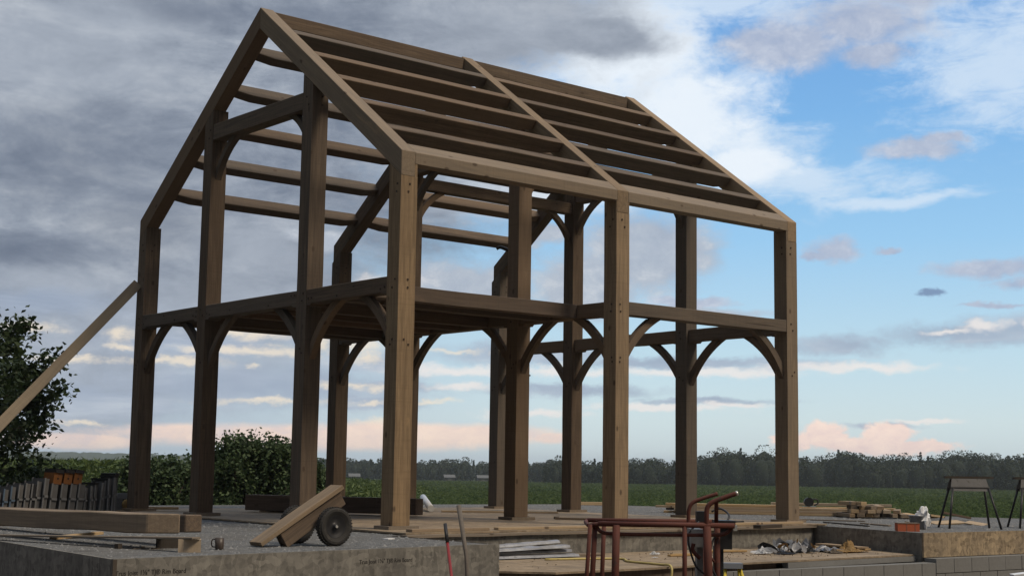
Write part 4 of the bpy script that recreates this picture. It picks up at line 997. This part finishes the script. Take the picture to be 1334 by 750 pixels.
# bucket with a white bag
bk = thing('bucket', 'white bucket with a crumpled white plastic bag beside the orange block', 'bucket', (8.0, -1.95, Z))
cc_ = Vector((8.02, -1.92, Z)); bm = bmesh.new(); n = 20
rg = [[bm.verts.new(cc_ + Vector((r_ * math.cos(k * 2 * math.pi / n), r_ * math.sin(k * 2 * math.pi / n), z))) for k in range(n)] for r_, z in ((.001, .005), (.095, .0), (.112, .19), (.118, .19), (.118, .205), (.108, .205), (.092, .02), (.001, .02))]
for a_, b_ in zip(rg, rg[1:]):
    for k in range(n): bm.faces.new((a_[k], a_[(k + 1) % n], b_[(k + 1) % n], b_[k]))
bmesh.ops.recalc_face_normals(bm, faces=bm.faces); obj('pail', bm, 'film', bk, None, True)
bm = bmesh.new(); bmesh.ops.create_icosphere(bm, subdivisions=3, radius=1)
for v in bm.verts:
    d = v.co.copy(); e = 1 + .55 * noise.noise(d * 2.3 + Vector((3, 1, 0))) + .25 * noise.noise(d * 6)
    v.co = Vector((d.x * .105 * e, d.y * .09 * e, d.z * .15 * e)) + Vector((.0, 0, .17))
obj('bag', bm, 'white', bk, Matrix.Translation(cc_ + rgv * .09 + Vector((0, 0, .0))))
# strand board offcuts
for n_, (x, y, sx, sy, r_, z_, lab) in enumerate([(10.0, -.55, .5, .35, .2, 0, 'strand board offcut nearest the left sawhorse'), (10.45, -.80, .55, .35, -.5, .02, 'strand board offcut on top of its neighbours behind the sawhorse'), (10.75, -1.15, .45, .3, .4, .01, 'rightmost strand board offcut behind the sawhorse'), (9.7, -.75, .4, .25, 1.0, .0, 'small strand board offcut between the bag and the sawhorse')]):
    o = rotbox('offcut', (x, y, Z + z_), (sx, sy, .018), r_, 'board', None, .001, (R(2 + 3 * n_), R(-3))); tagp(o, lab, 'offcut')
for n_, (p0, p1, lab) in enumerate([((9.2, 1.6, 0), (9.9, .4, 0), 'thin stick on the gravel left of the bag'), ((8.7, .3, 0), (8.1, -1.0, 0), 'thin stick on the gravel behind the orange block'), ((9.0, -.2, 0), (8.5, -1.1, 0), 'grey strip on the gravel behind the orange block')]):
    o = board('stick', (p0[0], p0[1], Z + .022), (p1[0], p1[1], Z + .022), .05, .018, ('board_dull', 'dark_wood', 'board_dull')[n_]); tagp(o, lab, 'stick')
def sawhorse(c, ang_, label):
    t = thing('sawhorse', label, 'sawhorse', (c[0], c[1], Z), 'folding sawhorses')
    mw = Matrix.Translation((c[0], c[1], Z)) @ Matrix.Rotation(ang_, 4, 'Z'); L = .74; hh = .78
    bm = bmesh.new(); addbox(bm, (-L / 2, -.045, hh - .035), (L / 2, .045, hh)); bevel(bm, .004); obj('top_board', bm, 'dark_wood', t, mw)
    bm = bmesh.new()
    for sy in (-1, 1):
        q_ = [(-L / 2 + .10, .05 * sy, hh - .037), (L / 2 - .12, .05 * sy, hh - .037), (L / 2 - .08, .11 * sy, hh - .22), (-L / 2 + .06, .11 * sy, hh - .22)]
        f1 = [bm.verts.new(p) for p in q_]; f2 = [bm.verts.new((p[0], p[1] - .006 * sy, p[2])) for p in q_]
        bm.faces.new(f1); bm.faces.new(f2[::-1])
        for i in range(4): bm.faces.new((f1[i], f1[(i + 1) % 4], f2[(i + 1) % 4], f2[i]))
        addbox(bm, (-L / 2 + .07, .098 * sy - .008, hh - .17), (L / 2 - .09, .098 * sy + .008, hh - .155))
    bmesh.ops.recalc_face_normals(bm, faces=bm.faces); obj('skirt', bm, 'alud', t, mw)
    for sx in (-1, 1):
        for sy in (-1, 1):
            bm = bmesh.new(); addtube(bm, [(sx * (L / 2 - .10), .10 * sy, hh - .18), (sx * (L / 2 + .02), .27 * sy, 0)], .017, 6); obj('leg', bm, 'black', t, mw)
def hor_ang(a0, b0): return math.atan2(b0[1] - a0[1], b0[0] - a0[0])
sawhorse((9.22, -2.02), hor_ang((8.94, -1.81), (9.49, -2.26)), 'whole dark metal sawhorse standing on the gravel right of the white bag')
sawhorse((10.55, -2.38), hor_ang((8.94, -1.81), (9.49, -2.26)), 'second dark sawhorse cut off by the right edge of the photograph')

# ================================================================== PLANTS
def limbs(bm, base_, crown_pts, r0):
    for p in crown_pts:
        m_ = (Vector(base_) + Vector(p)) / 2 + Vector((random.uniform(-.2, .2), random.uniform(-.2, .2), random.uniform(0, .2)))
        addtube(bm, smoothpath([base_, m_, p], 4), [r0 * (1 - .85 * i / 8) for i in range(9)], 5)
def bush(name, c, w, h, n_cl, per, lsize, m, label, cat, grp=None, trunk=None, squash=.7, spread=.17):
    t = thing(name, label, cat, tuple(c), grp); cx, cy, cz = c; cl = []
    for i in range(n_cl):
        a_ = random.uniform(0, 2 * math.pi); z = random.random() ** .8; rr = w * math.sqrt(random.uniform(.05, 1)) * (1 - .55 * z ** 2.2) * (1 + .35 * noise.noise((a_ * 1.3, z * 4, cx)))
        cl.append((cx + rr * math.cos(a_), cy + rr * math.sin(a_) * squash, cz + z * h * (1 + .13 * noise.noise((a_ * 2, cx, 3)))))
    cl = np.array(cl); pts = np.repeat(cl, per, 0) + rng.normal(size=(n_cl * per, 3)) * np.array([spread, spread, spread * .9]); pts[:, 2] = np.maximum(pts[:, 2], cz)
    spr = []
    for k in range(16):
        a_ = random.uniform(0, 6.28); rr = w * random.uniform(0, .75); z0 = cz + h * random.uniform(.75, .95)
        for j in range(6): spr.append((cx + rr * math.cos(a_), cy + rr * math.sin(a_) * squash, z0 + .06 * j))
    spr = np.repeat(np.array(spr), 7, 0); pts = np.concatenate([pts, spr + rng.normal(size=spr.shape) * .045])
    leaves('foliage', pts, lsize, m, t)
    bm = bmesh.new(); limbs(bm, c, [tuple(cl[i]) for i in range(0, n_cl, max(1, n_cl // 22))], .04); obj('stem', bm, 'bark', t)
BG = 'shrubs behind the far left side of the frame'
gz = -.55
bush('shrub', (3.9, 13.6, gz), .95, 1.22, 110, 80, .09, 'leafb', 'low shrub seen between the two left gable posts', 'shrub', BG, spread=.12)
bush('shrub', (5.05, 12.9, gz), .92, 1.72, 140, 80, .09, 'leafb', 'tall leafy shrub just right of the second gable post', 'shrub', BG, spread=.12)
bush('shrub', (5.95, 12.5, gz), .90, 1.62, 130, 80, .09, 'leafb', 'leafy shrub seen left of the third gable post', 'shrub', BG, spread=.12)
bush('shrub', (6.65, 12.3, gz), .42, 1.12, 60, 75, .09, 'leafb', 'lower shrub showing right of the third gable post', 'shrub', BG, spread=.12)
bush('shrub', (3.05, 13.7, gz), .35, 1.1, 40, 60, .09, 'leafb', 'small shrub left of the far left post', 'shrub', BG, spread=.12)
def left_tree():
    bx_, by_ = -2.35, 10.1
    t = thing('tree', 'dark leafy tree filling the left edge of the photograph behind the shoring plank', 'tree', (bx_, by_, -.6)); cl = []
    while len(cl) < 330:
        z = random.uniform(-.2, 3.25); a_ = random.uniform(0, 2 * math.pi)
        prof = 2.0 * (1 - ((z - .95) / 2.45) ** 2) ** .5 if abs((z - .95) / 2.45) < 1 else .2
        rr = prof * random.uniform(.25, 1.0) ** .6 * (1 + .30 * noise.noise((a_ * 1.6, z * 1.7, 5)))
        cl.append((bx_ + rr * math.cos(a_), by_ + rr * math.sin(a_), z))
    # sprays that reach out from the outline
    for k in range(34):
        a_ = random.uniform(0, 2 * math.pi); z = random.uniform(.0, 2.9); prof = 2.0 * max(.1, 1 - ((z - .95) / 2.45) ** 2) ** .5
        for j in range(5): rr = prof * (.85 + .075 * j); cl.append((bx_ + rr * math.cos(a_), by_ + rr * math.sin(a_), z + .05 * j))
    cl = np.array(cl); per = 62; pts = np.repeat(cl, per, 0) + rng.normal(size=(len(cl) * per, 3)) * .13
    leaves('crown', pts, .115, 'leaf', t)
    bm = bmesh.new(); addtube(bm, smoothpath([(bx_, by_, -.9), (bx_ + .05, by_, .2), (bx_, by_ + .05, 1.4), (bx_ + .04, by_, 2.7)], 4), [.13 - .009 * i for i in range(13)], 9)
    for i in range(0, len(cl), 7):
        p = cl[i]; z0 = max(-.3, p[2] - random.uniform(.4, .9)); addtube(bm, smoothpath([(bx_, by_, z0), (bx_ * .5 + p[0] * .5, by_ * .5 + p[1] * .5, z0 * .4 + p[2] * .6), tuple(p)], 3), [.035, .03, .026, .022, .016, .012, .007], 5)
    obj('trunk', bm, 'bark', t)
left_tree()

def polar(azd, d):  # degrees right of the heading, metres
    a_ = YAW + R(azd); return OX + d * math.sin(a_), OY + d * math.cos(a_)
# corn on the left, standing higher than the rest of the fields
def corn():
    n = 42000; az = rng.uniform(-24, -3.2, n); d = 46 + 60 * rng.random(n) ** 1.3
    x = OX + d * np.sin(YAW + np.radians(az)); y = OY + d * np.cos(YAW + np.radians(az))
    fade = np.clip((-3.0 - az) / 11, 0, 1) ** .8
    ridge = (-.62 + 1.32 * fade)
    top = ridge + .12 * np.sin(x * .8) * np.cos(y * .7)
    z = top - rng.random(n) ** 2 * 1.5
    o = leaves('corn_field', np.stack([x, y, z], 1), .42, 'corn', aspect=.16, droop=.0, up=.25)
    tagp(o, 'band of taller bright green corn at the left behind the form panels', 'corn', kind='stuff')
    # ground under the corn rises with it
    vs = []; fs = []; A = 40; Bn = 14
    for i in range(A + 1):
        for j in range(Bn + 1):
            azd = -25 + 22.2 * i / A; dd = 44 + 75 * j / Bn; f_ = max(0, min(1, (-3.0 - azd) / 11)) ** .8
            xx, yy = polar(azd, dd); vs.append((xx, yy, -.62 + 1.32 * f_ - .75 - (1.2 if j in (0, Bn) or i in (0, A) else 0)))
    for i in range(A):
        for j in range(Bn): k = i * (Bn + 1) + j; fs.append((k, k + 1, k + Bn + 2, k + Bn + 1))
    me = bpy.data.meshes.new('terrain'); me.from_pydata(vs, [], fs); me.materials.append(M['field']); o = link(bpy.data.objects.new('terrain', me)); o['kind'] = 'structure'
corn()
def crops():
    P_ = []
    for (d0, d1, n, sz) in ((34, 70, 90000, .15), (70, 150, 80000, .25), (150, 410, 70000, .5)):
        az = rng.uniform(-13, 23, n); d = np.sqrt(rng.uniform(d0 ** 2, d1 ** 2, n)); x = OX + d * np.sin(YAW + np.radians(az)); y = OY + d * np.cos(YAW + np.radians(az))
        z0 = np.array([crop_top(a_, b_) for a_, b_ in zip(x, y)])
        rows = .10 * np.sin((x * .5 + y * .86) * 2 * math.pi / 3.8)
        z = z0 + rows - rng.random(n) ** 2.2 * (.6 if d0 < 60 else .35)
        P_.append((np.stack([x, y, z], 1), sz))
    for i, (p, sz) in enumerate(P_):
        o = leaves('crop_rows', p, sz, 'crop', aspect=.45, up=.2); tagp(o, ['green crop leaves just beyond the gravel platform', 'green crop field in the middle distance', 'green crop field reaching the far wood'][i], 'crops', kind='stuff')
    # soil-and-stem surface under the leaves
crops()
def forest():
    spans = [(-25, -7.5, 760, 5.4, .9, 170, 'blue green wood beyond the corn at the left'), (-8.5, 3.2, 560, 6.1, .75, 260, 'dark wood across the field seen through the frame'), (1.5, 25, 405, 8.6, .9, 470, 'dark wood across the field at the right')]
    for (a0, a1, D0, h, jit, n, lab) in spans:
        L = []; vs = []; fs = []; nv = 0
        ico = bmesh.new(); bmesh.ops.create_icosphere(ico, subdivisions=2, radius=1); iv = np.array([v.co[:] for v in ico.verts]); ifc = np.array([[v.index for v in f.verts] for f in ico.faces]); ico.free()
        for i in range(n):
            azd = random.uniform(a0, a1); row_ = random.choice((0, 0, 1, 2, 3)); dd = D0 + row_ * 9 + random.uniform(-3, 3); x, y = polar(azd, dd)
            g = crop_top(x, y) - .9
            env = 1.0
            if a0 > 0: env = .70 + .30 * min(1, max(0, (azd - 4.0) / 4.5))
            if azd < -7 and a0 < -20: env = .85
            hh = h * env * random.uniform(.80, 1.10) * (1 + .22 * noise.noise((azd * .7, 3, a0))) + (1.4 if random.random() < .05 else 0) + row_ * .5
            conif = random.random() < .16; w = hh * (.16 if conif else .34) * random.uniform(.8, 1.2)
            seed = random.random() * 99
            nl = int(420 * (1.0 if D0 < 500 else .7))
            ph = rng.uniform(0, 2 * math.pi, nl); zz_ = rng.uniform(0, 1, nl) ** .8
            prof = (1 - zz_) * .9 + .12 if conif else np.sqrt(np.clip(1 - ((zz_ - .45) / .58) ** 2, .03, 1))
            lob = 1 + .28 * np.sin(ph * 3 + seed) * np.cos(zz_ * 9 + seed)
            rr = w * prof * lob * rng.uniform(.70, 1.0, nl)
            L.append(np.stack([x + rr * np.cos(ph), y + rr * np.sin(ph), g + zz_ * hh * (1.0)], 1))
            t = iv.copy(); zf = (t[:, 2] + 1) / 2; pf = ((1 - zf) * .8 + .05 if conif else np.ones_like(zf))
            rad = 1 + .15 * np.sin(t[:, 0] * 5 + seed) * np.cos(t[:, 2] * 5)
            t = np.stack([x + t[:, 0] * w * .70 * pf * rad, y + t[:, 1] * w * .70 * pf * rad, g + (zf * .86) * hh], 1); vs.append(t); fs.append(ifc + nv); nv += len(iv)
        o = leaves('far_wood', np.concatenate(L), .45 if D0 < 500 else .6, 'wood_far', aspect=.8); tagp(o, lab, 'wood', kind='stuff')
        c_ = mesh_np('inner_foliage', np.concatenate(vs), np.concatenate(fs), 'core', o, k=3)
forest()
def hills():
    for (azs, D0, prof, nm) in (((-27, 26), 1650, lambda a_: 5.0 + 9.5 * max(0, min(1, (-7 - a_) / 7)) + 2.2 * noise.noise((a_ * .35, 0, 1)) + 1.2 * noise.noise((a_ * 1.4, 4, 1)), 'hills'),
                                ((-27, -6), 1150, lambda a_: 1.2 + 3.6 * max(0, min(1, (-9 - a_) / 6)) + 2.2 * noise.noise((a_ * .6, 7, 2)) + 1.0 * noise.noise((a_ * 3, 7, 2)), 'hills')):
        vs = []; fs = []; N = 420; rows = 7
        for i in range(N + 1):
            azd = azs[0] + (azs[1] - azs[0]) * i / N; e = min(1, (i) / 14, (N - i) / 14)
            top = prof(azd) * e + 1.6 * noise.noise((azd * 9, 1, 5)) + .8 * noise.noise((azd * 26, 1, 5))
            for r_ in range(rows):
                t = r_ / (rows - 1); d = D0 + 350 * t; x, y = polar(azd, d); z = -4.5 + (top + 4.5) * math.sin(t * math.pi * .5 if t < .75 else math.pi * .5 * (1 - (t - .75) * 2.2))
                vs.append((x, y, z + .9 * noise.noise((x * .02, y * .02, 0))))
        for i in range(N):
            for r_ in range(rows - 1): k = i * rows + r_; fs.append((k, k + rows, k + rows + 1, k + 1))
        me = bpy.data.meshes.new(nm); me.from_pydata(vs, [], fs); me.materials.append(M['hill']); o = link(bpy.data.objects.new(nm, me)); o['kind'] = 'structure'
hills()
# small farm buildings along the foot of the far wood
def barn(x, y, z, w, d, h, rz, label):
    t = thing('farm_building', label, 'farm building', (x, y, z)); mw = Matrix.Translation((x, y, z)) @ Matrix.Rotation(rz, 4, 'Z')
    bm = bmesh.new(); addbox(bm, (-w / 2, -d / 2, 0), (w / 2, d / 2, h)); obj('wall', bm, 'barn', t, mw)
    bm = bmesh.new(); e = .3; pr_ = [(-d / 2 - e, h - .1), (0, h + d * .28), (d / 2 + e, h - .1), (d / 2 + e, h + .05), (0, h + d * .28 + .15), (-d / 2 - e, h + .05)]
    r1 = [bm.verts.new((-w / 2 - e, a_, b_)) for a_, b_ in pr_]; r2 = [bm.verts.new((w / 2 + e, a_, b_)) for a_, b_ in pr_]
    bm.faces.new(r1); bm.faces.new(r2[::-1])
    for i in range(6): bm.faces.new((r1[i], r2[i], r2[(i + 1) % 6], r1[(i + 1) % 6]))
    bmesh.ops.recalc_face_normals(bm, faces=bm.faces); obj('roof', bm, 'barnroof', t, mw)
    bm = bmesh.new(); addbox(bm, (-.6, -d / 2 - .05, 0), (.6, -d / 2 + .01, h * .8)); obj('door', bm, 'alud', t, mw)
for azd, dd, w, lab in ((-6.05, 470, 3.2, 'tiny pale building at the foot of the wood, left of the nearest corner post'), (-2.35, 500, 3.4, 'tiny pale building at the foot of the wood, right of the nearest corner post'), (-1.05, 500, 3.6, 'tiny pale building at the foot of the wood, left of the middle posts'), (1.70, 480, 3.0, 'tiny pale building at the foot of the wood, left of the front middle post')):
    x, y = polar(azd, dd); barn(x, y, crop_top(x, y) - .45, w, 3, 1.0, -YAW + .2, lab)

# ================================================================== HAZE
def haze():
    bm = bmesh.new(); addbox(bm, (OX - 2250, OY - 2250, -7), (OX + 2250, OY + 2250, 24)); me = bpy.data.meshes.new('haze'); bm.to_mesh(me); bm.free()
    m = bpy.data.materials.new('haze'); m.use_nodes = True; nt = m.node_tree; nt.nodes.clear()
    v = nt.nodes.new('ShaderNodeVolumePrincipled'); v.inputs['Color'].default_value = (.80, .88, .97, 1); v.inputs['Density'].default_value = .00022; v.inputs['Anisotropy'].default_value = .2
    out = nt.nodes.new('ShaderNodeOutputMaterial'); nt.links.new(v.outputs[0], out.inputs['Volume']); me.materials.append(m)
    o = link(bpy.data.objects.new('haze', me)); o['kind'] = 'stuff'
haze()
S.cycles.volume_bounces = 1; S.cycles.max_bounces = 6; S.cycles.transparent_max_bounces = 8
